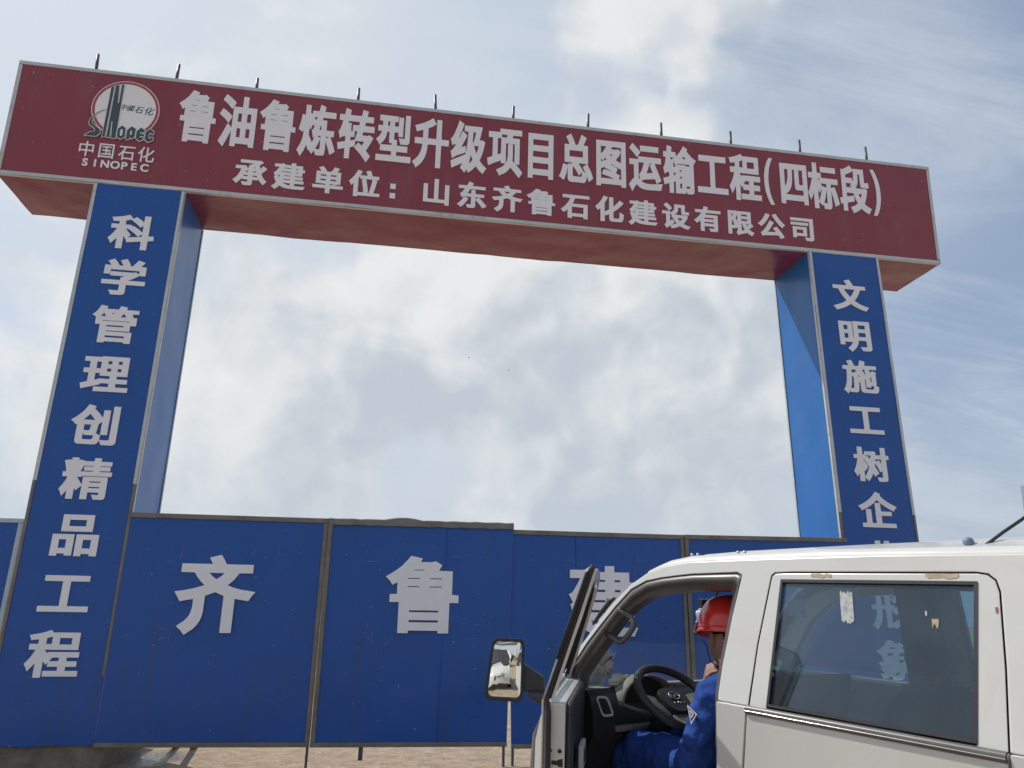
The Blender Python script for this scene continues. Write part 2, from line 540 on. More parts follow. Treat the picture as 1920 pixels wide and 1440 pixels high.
# ------------------------------------------------------------------ letter outlines (thousandths of an em: closed loops x,y,...)
GLYPHS = '''
鲁 836,-101,695,-101,693,-72,689,-70,311,-70,305,-72,302,-104,165,-103,164,278,158,282,42,282,38,285,39,381,127,382,133,385,133,528,127,529,67,498,27,554,-28,603,86,671,180,743,252,819,295,877,455,846,456,841,430,803,433,800,573,800,636,813,723,763,682,694,683,690,868,688,869,385,958,378,958,288,955,282,842,282,838,278;694,35,694,57,689,60,311,60,305,53,305,35,311,32,689,32;694,163,694,178,689,182,311,182,305,175,305,160,311,158,689,158;428,478,428,485,423,486,277,486,270,482,271,475,277,474,423,474;728,478,728,485,723,486,570,486,566,482,566,475,570,474,723,474;428,585,428,591,423,592,277,592,270,588,271,582,277,580,423,580;728,585,728,591,723,592,570,592,566,588,566,582,570,580,723,580;488,697,486,700,352,700,338,691,477,689
油 954,-90,948,-93,817,-93,811,-41,477,-40,472,-43,470,-99,336,-99,333,-93,333,191,330,193,246,35,155,-122,23,-25,121,135,226,328,327,246,333,247,332,647,295,603,173,689,36,762,35,766,118,872,192,842,267,804,333,767,383,732,385,728,380,719,336,657,339,653,567,654,569,860,705,861,709,857,711,654,948,653,954,650;473,77,568,78,567,250,477,250,472,247;711,77,814,78,814,244,811,250,711,250;-15,491,67,599,211,532,277,495,325,460,246,338,239,333,130,410,-14,487;473,371,568,372,567,534,473,534;711,371,814,372,814,528,811,534,711,534
炼 83,-148,32,-81,-17,-37,55,68,93,150,119,241,133,332,134,372,108,312,-14,369,25,478,44,572,53,657,140,650,142,850,273,850,275,700,327,681,330,747,502,748,533,881,676,844,658,748,967,747,970,741,970,638,967,632,630,632,623,625,610,585,614,582,736,581,739,388,942,388,948,385,948,275,859,272,956,107,1011,-3,873,-71,802,72,739,182,737,-43,723,-73,708,-87,686,-97,661,-101,492,-101,455,-11,389,-84,305,-15,298,-12,285,-22,227,80,202,22,174,-31,96,-137,86,-149;595,226,537,113,476,19,480,16,580,13,594,19;408,466,345,465,312,385,277,396,273,388,268,282,370,134,379,141,405,185,434,247,430,248,389,222,369,294,340,363,364,378,380,397,409,457;478,269,596,235,595,273,498,274;833,272,739,273,738,235,745,234;595,465,569,463,541,394,542,388,595,388;386,585,389,582,452,582,467,631,405,631
转 13,744,148,746,177,875,323,844,302,750,305,746,611,746,645,871,795,850,770,746,956,744,955,630,739,630,719,560,992,558,992,441,686,440,665,375,670,371,820,371,870,390,977,338,880,197,797,85,799,78,877,17,914,-22,817,-135,808,-135,727,-58,633,17,470,125,570,226,670,169,731,250,730,255,483,255,485,150,349,119,348,-93,345,-99,211,-99,208,93,26,60,-3,188,208,224,209,319,208,323,164,322,133,317,61,274,56,275,34,350,9,413,39,433,61,472,93,553,116,628,13,632;352,249,467,269,523,435,520,441,395,441,392,447,393,557,558,558,579,628,267,628,258,590,348,588,349,438,451,435,451,325,349,322,348,253
型 986,-65,980,-68,14,-68,14,48,427,49,433,53,433,122,430,128,123,128,117,132,117,238,120,244,427,244,433,247,432,288,355,291,354,503,293,503,287,466,272,419,253,378,226,338,186,296,102,236,95,237,58,286,-3,341,67,393,95,421,121,457,141,500,139,505,33,507,33,616,158,618,161,622,161,703,158,709,70,710,66,713,67,822,583,822,586,816,586,713,580,710,495,709,494,622,498,618,601,619,602,800,605,806,736,806,737,428,733,425,605,426,602,432,601,503,495,505,494,357,578,353,580,245,880,244,881,132,877,128,580,128,578,50,983,49,986,44;923,856,927,850,928,357,926,335,918,313,895,292,852,279,673,279,652,335,622,394,764,391,783,396,787,403,788,853,792,857;299,619,354,619,355,703,352,709,299,707
升 83,-136,39,-77,-23,-25,-23,-22,88,53,151,116,190,175,219,244,237,338,233,341,17,341,16,457,20,460,242,460,244,613,239,617,58,574,36,631,4,688,195,740,280,768,405,818,508,871,613,757,507,703,388,660,388,463,392,460,620,460,623,466,624,841,630,844,767,844,770,460,980,460,984,453,983,341,773,341,769,338,767,-102,630,-103,624,-100,623,338,617,341,392,341,386,338,385,332,381,269,362,178,331,100,294,41,276,16,215,-47
级 1030,-14,973,-68,930,-127,820,-66,727,13,623,-67,511,-130,505,-128,471,-81,455,-67,405,-141,342,-90,275,-47,336,51,33,-64,0,75,407,222,413,225,422,257,420,264,411,261,167,186,111,164,42,121,36,122,15,194,-11,263,17,274,37,288,99,357,140,410,136,413,102,405,30,377,-19,507,23,534,74,607,149,747,208,889,351,822,283,675,208,544,211,541,233,544,311,683,317,682,446,603,374,485,287,360,289,357,298,359,411,389,416,319,422,278,427,275,456,432,469,557,475,678,470,682,367,682,366,797,885,797,812,528,833,526,889,537,969,503,943,394,912,300,871,210,826,135,858,101,914,56;514,43,573,84,625,132,570,227,534,94;648,412,698,307,720,269,727,265,761,332,789,412;630,455,669,569,699,678,695,682,627,682,621,678,609,513
项 989,819,989,705,739,705,735,703,712,650,717,647,920,647,925,644,925,135,920,132,823,132,821,128,939,45,1017,-25,914,-134,786,-24,664,61,608,3,514,-57,345,-120,315,-75,253,-9,405,47,483,93,517,128,386,130,380,184,20,63,-14,203,137,250,138,622,133,627,14,627,14,745,345,746,347,816,352,819;525,138,537,147,566,200,581,257,584,310,584,519,589,524,726,522,728,275,725,210,718,182,730,186,781,157,780,533,524,532;283,292,382,322,383,622,380,627,282,625;563,703,398,705,397,650,402,647,542,648
目 867,800,870,794,870,-93,864,-97,727,-96,723,-30,273,-29,267,-34,267,-90,264,-96,127,-96,123,-90,124,797,130,800;725,91,723,209,273,210,267,207,267,94,270,90;725,332,723,447,273,447,267,444,267,335,270,329,720,328;725,566,723,681,273,682,267,678,267,569,270,565
总 1005,13,877,-65,849,0,820,52,800,-37,783,-64,752,-87,742,-86,708,-95,698,-92,377,-91,370,-95,330,-88,323,-91,278,-72,260,-53,248,-18,245,200,221,110,194,38,169,-12,130,-70,-13,-3,30,61,52,103,81,172,108,259,245,235,248,264,348,265,380,294,152,297,152,660,302,663,257,738,198,816,336,881,377,832,423,766,452,716,476,663,536,661,542,663,577,719,661,884,814,823,723,663,854,660,855,300,852,296,831,294,909,197,952,132,980,81,1006,19;395,233,394,53,405,31,442,22,627,22,652,28,664,41,675,78,677,124,589,50,583,50,504,141,448,192;555,294,621,238,705,148,758,118,780,108,785,110,701,222,822,294;703,416,702,544,305,544,299,541,298,419,302,415
图 52,819,945,819,951,816,952,-97,948,-103,811,-103,807,-62,802,-61,195,-61,191,-62,189,-102,52,-102;598,53,408,102,214,135,283,234,392,221,520,198,520,202,442,229,317,262,323,283,191,247,192,52;479,341,598,305,698,264,645,171,771,132,727,53,807,53,807,257,627,306,511,354;368,441,333,468,239,402,192,447,191,385,205,384,270,402,342,428;529,703,534,700,507,657,508,650,658,651,717,666,804,616,759,547,735,519,646,438,714,411,806,388,807,703;556,544,552,547,461,547,457,544,505,509;360,703,192,705,192,543,245,581,285,616,324,657
运 8,510,14,513,277,513,280,569,286,572,986,572,989,566,989,457,786,453,937,203,981,122,983,116,980,113,845,43,792,140,458,108,423,101,364,78,405,56,448,41,511,30,580,25,758,30,1020,52,1021,44,988,-37,977,-84,861,-90,620,-95,527,-95,430,-89,339,-66,295,-45,223,3,182,-34,89,-150,-15,-12,80,82,145,125,145,394,139,397,11,397,8,403;339,95,325,147,300,210,333,228,368,272,415,353,461,454,286,453,286,132;530,241,728,257,634,413,639,419,711,453,639,453,595,360;9,735,108,832,114,834,286,717,355,660,248,551,136,642;346,797,352,800,917,800,918,685,348,683,345,688
输 942,-71,911,-90,902,-89,889,-94,736,-95,714,-35,699,-75,673,-94,667,-92,658,-97,523,-96,514,-64,508,-99,383,-99,380,146,319,128,317,-101,185,-100,183,95,30,57,0,188,152,221,184,232,183,320,155,321,117,314,48,271,25,344,-1,407,23,422,41,450,69,535,92,625,86,628,14,629,13,741,115,744,134,872,276,847,261,744,401,741,402,660,405,657,442,681,531,753,587,813,642,888,776,828,751,788,805,737,902,671,1040,603,982,547,956,507,957,-22,956,-40;577,12,580,19,579,103,573,107,514,106,511,100,511,16,533,11;711,60,714,16,811,13,820,15,826,22,823,61;579,244,514,245,511,213,517,210,577,210;320,261,380,274,381,319,320,320;579,382,514,383,511,353,517,350,577,351;320,553,319,438,380,437,380,478,343,532;408,491,708,489,714,471,820,471,826,472,829,507,823,510,445,510;351,625,348,628,239,628,228,591,233,588,280,588;723,619,661,674,602,619
工 19,-25,20,95,417,96,422,100,422,625,73,627,70,632,70,744,73,750,933,750,933,627,574,625,573,100,580,96,983,95,983,-26
程 939,820,939,462,327,464,321,463,320,453,389,383,391,416,395,419,973,419,973,307,758,307,752,303,752,238,755,232,952,231,953,125,948,121,755,120,752,116,752,41,758,36,995,36,997,-75,348,-76,348,36,608,37,609,116,605,121,417,121,414,125,414,203,409,203,373,159,323,235,320,232,320,-100,180,-101,177,194,130,119,58,24,17,113,-22,175,24,232,59,282,93,341,149,463,17,465,16,578,20,582,177,582,178,672,173,675,33,657,23,690,-10,763,208,809,289,834,377,868,427,815,433,821;433,235,436,232,608,232,609,303,605,307,467,307,464,303,473,288;798,573,798,709,567,709,567,573;427,736,321,703,320,588,323,582,427,582
( 358,-252,239,-252,185,-193,131,-112,92,-31,63,53,47,138,42,228,47,325,66,419,94,500,132,578,182,653,239,717,360,716,286,603,251,535,222,460,202,375,191,297,188,232,191,166,202,88,225,-3,248,-65,277,-122
四 942,775,942,-62,802,-62,795,6,205,7,199,3,198,-65,195,-70,55,-68,55,769,58,775;461,658,456,547,445,435,422,338,385,263,331,200,223,132,220,125,795,126,798,132,798,228,795,233,614,234,605,230,570,240,548,260,536,285,530,322,531,657;202,295,254,350,286,416,306,510,314,591,314,658,199,657,198,300;795,658,671,657,670,372,675,353,683,346,761,344,798,353,798,653
标 170,862,305,863,311,860,311,653,317,650,439,650,442,644,442,553,445,549,990,547,989,432,748,431,745,425,745,353,748,349,868,385,906,307,949,200,981,107,1000,22,860,-28,812,138,748,293,747,-18,737,-59,717,-82,695,-92,670,-97,498,-99,494,-97,481,-47,461,-3,436,-36,358,18,314,42,311,38,310,-100,169,-100,167,232,127,160,58,66,21,144,-26,216,22,282,52,332,103,438,137,532,133,535,17,535,16,647,20,650,167,651;598,318,559,194,531,125,483,26,577,22,592,24,601,32,602,313;314,58,355,116,396,191,425,260,448,339,364,228,318,307,314,312,311,310,311,60;412,428,458,370,464,378,601,350,602,425,598,431,414,432;386,462,386,534,333,535,332,528;935,785,936,675,933,671,432,672,433,786
段 86,807,127,787,136,787,286,839,392,890,502,794,508,825,845,825,851,822,853,547,864,538,902,538,982,553,993,441,961,430,795,433,786,429,745,440,730,454,720,472,713,510,714,713,645,714,642,710,642,622,634,569,618,516,592,466,547,413,548,410,795,410,848,421,931,391,907,297,884,235,836,146,800,97,842,68,902,40,1029,0,979,-53,936,-117,808,-76,733,-39,686,-9,633,-41,545,-82,408,-124,379,-68,329,-6,470,39,530,68,574,97,513,188,455,310,445,301,436,299,227,300,227,213,461,247,466,238,472,128,227,86,225,-87,85,-87,84,60,14,53,-9,175,-5,180,77,190,84,194;619,297,645,250,683,200,715,241,743,297;225,416,408,416,360,453,420,506,227,506;225,622,230,619,448,619,452,536,462,547,484,588,496,628,503,672,503,775,380,727,227,682
) -33,-253,-36,-250,40,-134,73,-68,100,3,120,82,131,157,134,257,122,372,94,478,75,528,37,603,-37,716,83,717,143,650,191,578,231,497,259,413,275,332,281,232,276,141,259,50,231,-31,192,-112,143,-187,86,-252
承 -22,60,52,138,96,197,134,263,174,357,212,488,36,490,35,603,248,605,305,617,382,588,374,538,433,537,435,628,520,671,572,703,570,707,170,707,167,713,168,819,714,821,786,833,877,769,877,764,817,708,738,644,767,644,789,531,824,572,877,646,1003,547,927,457,836,363,866,288,901,222,963,141,1025,85,965,25,919,-40,912,-37,823,57,758,156,752,113,583,113,580,107,580,-6,571,-47,561,-62,539,-78,492,-90,292,-91,275,-40,241,25,245,32,392,25,423,28,430,32,434,41,433,112,258,113,252,153,234,119,183,45,92,-51,32,19;288,228,292,225,433,226,434,269,430,272,308,272;725,228,708,272,586,272,580,269,583,226,720,225;341,385,433,383,434,425,355,427;674,385,664,426,580,425,580,388,583,383;580,538,642,538,636,575,583,551
建 30,797,36,800,230,801,295,830,377,779,542,778,547,782,548,862,680,863,686,860,686,785,689,779,908,778,910,644,977,642,980,638,979,541,910,535,909,400,689,399,686,372,692,368,930,367,933,363,932,266,689,264,686,235,692,232,967,231,970,225,970,128,964,125,689,125,686,119,686,41,692,36,1020,38,1021,32,985,-28,967,-76,648,-79,470,-73,392,-60,317,-37,230,9,169,-65,86,-134,27,-72,-24,-34,-27,-31,32,16,69,53,119,122,70,223,32,338,70,355,71,360,11,468,52,487,77,513,140,610,179,685,177,688,33,688,30,694;324,122,352,103,414,74,461,58,536,44,547,47,545,125,327,125;547,235,545,264,348,265,342,297,327,235,333,232,542,232;192,298,216,400,167,401,142,385,162,385;357,369,545,368,547,397,364,399,360,394;547,510,547,535,542,538,298,538,292,578,258,519,264,516,302,522,367,507,542,507;775,510,773,537,692,538,686,535,689,507,770,507;547,644,547,669,542,672,361,673,358,704,328,644;775,644,773,672,692,672,686,669,689,643
单 982,78,573,77,570,72,570,-97,564,-101,425,-100,423,77,21,78,20,188,23,192,425,194,423,242,115,244,115,688,269,691,234,744,176,816,314,880,405,769,452,691,570,689,580,697,618,753,686,878,845,825,842,814,762,691,895,688,895,244,805,242,690,194,980,192,983,188;711,241,573,242,570,238,571,194,595,193;425,353,423,414,255,413,255,357,258,352;751,353,752,410,748,414,571,413,570,357,573,352;425,522,423,580,255,578,255,525,258,521;751,522,752,575,748,580,571,578,570,525,573,521
位 989,-59,292,-59,286,-101,146,-100,145,366,142,370,139,367,70,294,31,372,-13,441,55,516,141,635,220,782,259,875,406,832,345,685,348,682,573,683,523,847,667,886,699,803,736,682,942,682,948,678,948,563,784,560,889,542,894,538,847,285,795,60,798,57,986,56,989,50;467,57,462,125,447,238,393,528,516,560,336,562,333,658,289,575,290,57;548,57,639,57,647,66,700,300,728,466,739,561,535,560,586,307,616,88,614,80,548,60
： 321,150,337,132,347,103,347,35,329,0,298,-22,255,-29,214,-26,181,-9,163,10,153,38,153,107,163,132,173,145,195,161,217,169,242,171,283,169;179,482,164,499,154,522,152,553,154,597,171,632,202,653,245,661,286,658,319,641,336,622,347,594,347,525,337,500,327,487,292,466,258,461,217,463
山 923,-99,783,-99,781,-28,777,-25,77,-24,73,-18,74,653,218,653,220,98,423,97,427,103,427,850,570,852,572,100,577,97,777,97,781,103,781,653,786,657,923,656,927,650,927,-93
东 44,728,323,732,359,803,395,891,398,892,550,828,508,731,951,728,952,619,948,613,445,612,338,438,470,436,473,441,474,582,611,583,617,578,617,441,620,436,907,435,907,319,620,317,617,313,617,250,623,249,733,304,742,304,817,229,893,144,949,72,995,0,856,-75,812,-6,755,69,683,154,620,220,617,216,619,-6,616,-31,602,-61,583,-78,536,-93,355,-93,336,-38,304,28,455,28,471,35,473,316,292,318,248,314,220,308,152,274,131,344,100,419,130,433,156,457,216,541,257,610,255,613,45,613;383,259,384,253,337,160,276,63,202,-28,139,-91,60,-28,9,7,92,86,146,150,199,235,230,297,239,298
齐 970,757,970,650,792,648,741,575,710,541,653,491,730,465,836,440,1033,413,988,360,948,296,770,322,767,319,767,-97,764,-103,627,-103,621,-100,620,357,502,402,376,353,375,160,368,103,348,41,324,-3,273,-61,170,-132,122,-78,57,-25,145,37,183,76,206,113,222,157,231,213,231,313,58,283,-22,403,98,421,217,446,333,481,352,491,310,525,261,574,205,648,30,649,30,759,423,760,426,766,378,841,527,881,562,838,608,760,964,760;394,647,434,610,498,564,561,609,597,647
石 908,-101,764,-101,761,-33,361,-32,355,-37,355,-97,352,-103,211,-102,208,213,148,156,70,94,17,157,-33,207,73,300,132,366,162,407,193,450,241,532,287,628,300,666,33,668,33,786,970,785,970,672,967,668,473,667,418,532,378,453,383,450,908,450;762,332,355,332,355,88,361,85,761,85
化 939,-60,889,-87,880,-82,833,-89,598,-84,592,-88,542,-79,510,-56,495,-31,488,-6,482,19,480,187,364,126,333,164,321,172,320,-97,317,-103,180,-103,174,-100,172,391,83,304,37,382,-12,444,74,532,160,641,236,769,286,878,295,879,436,836,437,832,396,738,321,594,320,275,323,272,395,312,481,369,483,845,629,844,630,494,633,489,746,603,855,747,995,653,924,560,827,453,751,382,633,289,630,282,630,82,640,50,652,41,667,37,789,36,808,40,824,53,837,82,845,125,857,294,942,237,998,213,992,100,981,25,962,-28
设 164,-132,130,-61,78,10,123,48,141,75,148,100,150,428,145,432,11,432,10,547,289,548,292,494,361,531,402,566,434,613,447,641,455,678,458,827,842,827,844,585,847,566,861,557,892,557,973,575,978,566,991,453,955,443,789,446,780,442,739,453,721,469,713,485,705,522,704,710,598,711,595,707,595,628,584,575,562,522,530,478,480,431,464,422,805,421,864,433,948,398,915,303,884,238,821,144,773,91,883,39,1030,-3,973,-68,942,-122,798,-82,705,-41,645,-7,535,-62,442,-95,355,-120,348,-118,324,-62,289,-17,229,-62;292,463,291,169,389,236,416,160,446,103,336,20,332,16,336,15,439,49,525,91,466,163,437,207,380,317,370,318,352,307,350,400;553,303,598,238,648,183,705,242,746,303;65,775,170,874,281,778,338,719,377,669,270,558,180,665
有 973,732,973,622,970,618,433,617,399,550,402,547,855,547,857,-15,852,-47,839,-72,820,-88,795,-97,792,-94,770,-99,717,-101,573,-99,526,19,648,16,704,19,712,25,714,35,714,94,367,96,362,91,362,-100,221,-100,220,300,217,302,151,244,77,190,37,247,-18,307,64,371,118,422,165,475,209,535,256,616,33,618,30,622,30,732,311,733,337,797,359,872,367,877,514,841,481,741,483,733;363,263,363,210,367,207,708,207,714,210,711,266,367,266;363,432,363,378,367,375,708,375,714,378,714,428,711,433
限 61,822,295,822,355,837,405,809,414,819,911,819,917,816,918,360,1000,269,942,220,833,146,831,141,882,88,923,56,1029,0,973,-59,931,-125,812,-56,733,17,733,-22,508,-86,417,-132,389,-68,353,-12,391,22,406,53,408,191,405,194,391,169,373,150,345,137,289,132,195,133,193,-100,58,-100,58,816;552,333,552,65,674,97,642,153,606,238,578,332;195,475,194,250,239,246,261,254,275,278,280,303,274,335,246,407,224,441;842,332,727,332,755,265;405,690,340,522,382,457,405,399,408,403,408,688;550,447,773,446,777,450,776,522,552,523;195,540,231,635,253,700,252,708,194,707;550,635,555,632,773,632,777,638,776,703,770,707,552,706
公 975,-43,830,-123,748,11,295,-20,220,-30,133,-54,112,10,81,78,114,95,139,114,215,203,340,391,445,580,600,513,493,325,405,194,345,113,667,132,552,285,695,351,759,275,852,150,924,44;539,803,686,864,745,760,834,632,933,520,1024,438,952,372,907,316,813,403,704,535,601,688;455,807,403,688,359,607,313,535,227,424,123,321,117,321,58,376,-9,422,-11,425,-6,432,66,494,102,532,173,619,234,716,298,850
司 55,797,922,797,923,0,916,-43,899,-68,886,-79,864,-88,833,-94,623,-96,606,-40,575,32,598,35,752,30,770,35,778,47,777,681,58,682,55,688;661,447,661,82,270,82,266,78,264,7,127,7,127,447;266,194,517,193,520,197,520,332,514,335,267,334;61,513,61,616,64,620,731,619,731,516,727,510,67,510
科 870,863,870,294,877,291,986,307,1006,188,1002,183,871,160,870,-100,728,-100,727,137,402,85,387,175,383,176,373,166,370,168,323,253,320,250,320,-100,180,-101,177,194,130,119,58,24,17,113,-22,175,24,232,59,282,93,341,149,463,11,465,10,578,14,582,177,582,178,672,42,657,33,690,0,763,217,809,270,824,389,868,477,759,545,819,639,757,727,682,728,863;345,463,475,297,417,219,728,269,727,347,639,263,556,347,455,426,398,464;727,390,727,588,658,528,611,584,564,629,444,722,442,725,461,745,321,700,320,588,323,582,467,581,470,528,505,558,638,469
学 270,-101,244,-43,208,16,211,19,402,16,420,21,427,38,426,178,420,182,30,182,27,188,27,297,423,299,427,303,427,369,515,410,511,413,195,413,195,525,683,525,752,541,817,493,818,582,189,583,186,578,185,453,48,452,45,457,46,694,52,697,180,697,182,700,100,813,236,874,309,788,361,699,442,697,446,700,427,738,368,838,511,892,574,791,612,700,645,697,655,704,707,778,761,876,917,824,917,818,836,700,839,697,958,697,962,694,962,453,823,451,780,414,705,362,589,300,977,299,980,294,979,185,973,182,573,181,570,175,572,-18,568,-43,549,-75,527,-89,477,-99
管 139,878,285,850,267,785,270,782,514,782,520,769,561,876,708,850,692,782,967,782,973,778,973,685,970,679,833,678,830,675,868,603,833,582,942,582,948,578,948,375,945,371,827,369,826,216,327,214,320,210,321,194,327,191,877,191,880,185,879,-100,739,-101,737,-72,733,-70,327,-70,321,-72,317,-104,177,-103,176,369,68,372,67,560,-17,607,49,688,80,738,99,775;737,85,323,86,320,82,321,38,327,35,733,35,737,38;684,322,684,353,680,357,327,357,321,353,323,318,680,318;208,472,208,463,214,461,798,461,805,466,804,475,798,477,214,477;165,585,167,582,270,582,254,625,223,679;583,582,708,582,712,585,671,650,648,678;461,678,392,678,408,647,439,653
理 14,795,370,796,374,816,380,818,952,817,953,325,736,323,734,257,739,250,964,250,967,244,967,138,736,136,734,50,739,46,998,45,1002,41,1001,-68,286,-70,286,45,586,46,589,50,589,132,586,136,405,136,404,107,27,-19,-9,119,135,166,136,385,133,389,22,391,22,503,27,507,130,507,136,510,136,672,130,678,14,679;589,253,589,319,586,324,377,324,373,328,373,388,277,388,277,216,280,211,358,238,364,250,583,250;510,516,511,435,589,435,595,438,595,516;812,516,730,517,730,435,811,435;370,507,373,513,373,675,367,678,280,678,277,672,277,510,283,507;510,625,595,625,595,703,511,705;728,625,811,624,812,703,730,705
创 -34,478,70,567,160,663,211,733,289,877,435,835,413,788,413,778,520,665,608,560,611,747,745,747,748,741,748,147,610,147,608,464,540,403,526,244,513,188,561,153,614,132,605,21,786,18,799,25,805,47,805,844,811,847,945,847,948,-12,945,-37,936,-59,908,-86,886,-94,833,-99,655,-99,634,-47,602,14,595,-15,577,-53,555,-75,508,-92,498,-87,467,-90,227,-87,217,-91,183,-84,173,-87,136,-67,120,-47,108,-9,107,394,80,375,73,375,14,440;252,199,250,53,261,31,286,24,423,24,452,35,462,50,468,75,473,132,467,134,442,126,411,125,277,130;392,384,252,384,252,248,348,238,367,244,378,266,386,300,394,366;222,500,223,497,455,497,457,500,336,644,291,582
精 4,782,130,812,145,777,148,782,149,857,155,860,283,859,286,768,298,818,442,782,598,782,605,863,736,863,740,860,742,782,967,781,967,679,745,678,741,675,741,663,745,661,945,660,945,563,745,561,741,560,741,544,745,539,992,539,992,435,402,435,397,432,395,412,305,410,423,234,427,238,427,416,430,420,926,419,928,-31,924,-56,913,-78,898,-91,880,-99,858,-101,698,-103,652,9,777,5,789,16,789,60,570,61,566,57,565,-100,427,-100,427,207,423,210,320,96,285,163,283,-101,149,-100,148,91,145,95,105,25,61,-37,23,50,-18,122,21,182,56,247,92,329,121,410,7,413,7,525,67,527,70,535,49,638;566,188,566,163,570,160,783,160,789,163,786,189;566,313,566,291,570,289,783,289,789,294,786,317,570,318;601,675,595,678,405,677,351,528,364,528,367,539,601,541,598,561,418,563,417,657,423,661,598,661
品 473,378,473,-90,467,-93,333,-93,327,-50,195,-50,189,-53,186,-103,52,-103,48,-97,49,378;958,380,958,-96,817,-96,815,-53,811,-50,661,-50,655,-53,652,-103,517,-102,516,378;190,72,329,72,330,257,327,263,195,263,189,260;814,71,814,262,658,263,655,257,655,72;196,819,811,820,811,441,198,441,195,447;336,700,336,566,339,560,661,560,667,563,667,697,664,703,342,703
文 58,-118,30,-68,-25,7,82,41,217,97,302,143,387,203,316,294,275,357,233,432,172,566,16,569,17,686,445,687,417,750,368,838,523,887,581,791,627,687,987,685,987,569,830,566,784,457,727,350,684,285,620,207,653,178,705,143,789,96,911,46,1033,10,976,-56,939,-111,820,-79,733,-45,598,25,502,95,411,31,333,-14,183,-79,64,-120;340,566,377,491,413,432,502,315,512,322,546,366,589,430,623,491,657,566
明 961,820,963,-12,952,-59,929,-84,902,-95,852,-100,680,-101,665,-59,629,16,633,22,798,18,814,23,820,41,820,213,817,217,592,217,581,166,559,100,531,41,502,-6,454,-65,364,-144,309,-81,254,-37,352,57,404,135,411,159,186,159,183,65,46,66,46,800,442,800,442,257,445,253,456,297,466,388,468,819;186,428,186,276,302,276,305,282,304,425,298,428;608,332,817,332,820,338,820,460,814,463,611,463,608,457;186,543,304,544,304,685,185,685;608,578,820,578,820,700,814,703,611,703,608,697
施 -19,-40,43,69,75,163,97,269,109,382,116,488,117,582,10,585,10,697,14,700,195,702,139,838,280,877,309,822,353,703,358,700,445,697,471,700,491,744,529,875,533,877,676,844,646,728,648,724,987,722,986,608,783,608,778,603,780,521,817,538,861,571,967,528,948,472,945,194,940,163,924,135,955,115,1003,97,994,7,984,-37,969,-65,942,-91,898,-103,889,-98,858,-101,598,-98,589,-102,558,-95,545,-98,508,-77,491,-56,480,-15,480,222,477,226,437,207,425,13,415,-37,396,-72,367,-93,330,-100,170,-96,158,-49,95,-148,30,-76;642,304,617,292,616,288,616,57,619,35,626,22,642,15,670,11,808,11,842,20,852,32,859,53,864,117,780,119,777,66,652,66,646,69,645,300;302,375,255,375,250,372,231,194,217,119,189,21,258,15,270,23,281,44,287,78,295,172;814,384,778,366,778,232,789,224,805,226,812,241;442,363,477,378,480,385,478,416,470,411,445,435,442,432;617,445,645,460,645,603,642,608,600,607,565,541,615,535;256,494,380,494,355,512,355,516,406,582,258,582
树 911,859,914,853,915,644,993,641,994,535,989,528,920,528,914,525,915,-12,912,-37,899,-65,880,-82,839,-95,657,-97,647,-56,614,21,755,19,773,25,777,38,776,194,770,195,717,171,711,172,666,288,598,413,578,332,655,185,676,138,674,132,555,37,521,116,511,131,452,19,364,-95,314,-36,267,5,264,-101,130,-100,130,122,127,125,72,28,67,27,24,110,-15,169,27,250,52,310,93,435,116,528,111,535,20,535,19,647,23,650,123,650,129,653,130,860,136,863,264,862,267,651,317,650,323,653,323,735,327,741,511,741,561,753,637,728,631,644,636,642,776,644,777,857,783,860;267,31,308,78,358,160,386,220,419,310,374,391,286,535,273,534,273,528,352,391,390,316,295,177,266,238;776,394,777,522,773,528,617,528,606,460,708,501;470,511,489,625,483,628,358,628,355,588,402,617
企 965,-72,961,-75,48,-74,45,-68,45,35,48,41,167,41,172,44,173,412,308,413,314,410,314,44,320,41,433,41,435,588,580,589,583,360,867,360,872,353,870,246,582,244,583,41,964,40;-31,491,108,559,183,603,270,665,337,722,409,797,483,895,620,830,597,791,598,786,686,700,780,628,886,565,1040,491,980,434,942,372,827,428,680,517,608,571,502,671,409,582,339,526,264,475,186,430,70,374,65,375,27,432
业 976,-50,27,-50,27,63,30,69,302,69,306,75,305,232,198,193,191,194,128,378,32,607,167,648,180,647,243,507,305,354,306,847,311,850,445,850,451,847,452,72,458,69,548,69,552,75,552,847,558,850,692,850,695,844,695,366,698,363,702,369,768,503,830,655,923,614,971,588,881,385,770,182,764,180,696,213,696,72,702,69,973,69,977,63
形 -19,-43,49,47,87,119,112,197,125,257,134,338,133,356,11,357,6,360,8,472,133,472,137,475,137,682,133,685,30,685,24,688,23,794,27,800,605,800,606,688,602,685,514,684,514,620,589,660,689,728,762,791,830,867,977,807,908,724,814,637,708,561,620,509,613,510,558,573,517,605,513,603,513,475,517,472,617,472,620,466,620,388,623,384,692,431,756,482,808,532,858,590,1004,532,933,446,830,350,717,269,630,218,573,276,519,322,567,351,567,357,517,357,513,353,514,12,573,39,634,75,708,128,762,175,809,225,880,321,1025,263,955,160,904,100,836,36,761,-22,686,-69,573,-126,568,-125,537,-81,514,-58,511,-101,371,-100,370,353,364,357,280,356,275,350,265,203,246,113,218,32,177,-43,95,-150,42,-90;367,472,370,478,370,682,364,685,280,684,277,678,277,475,283,472
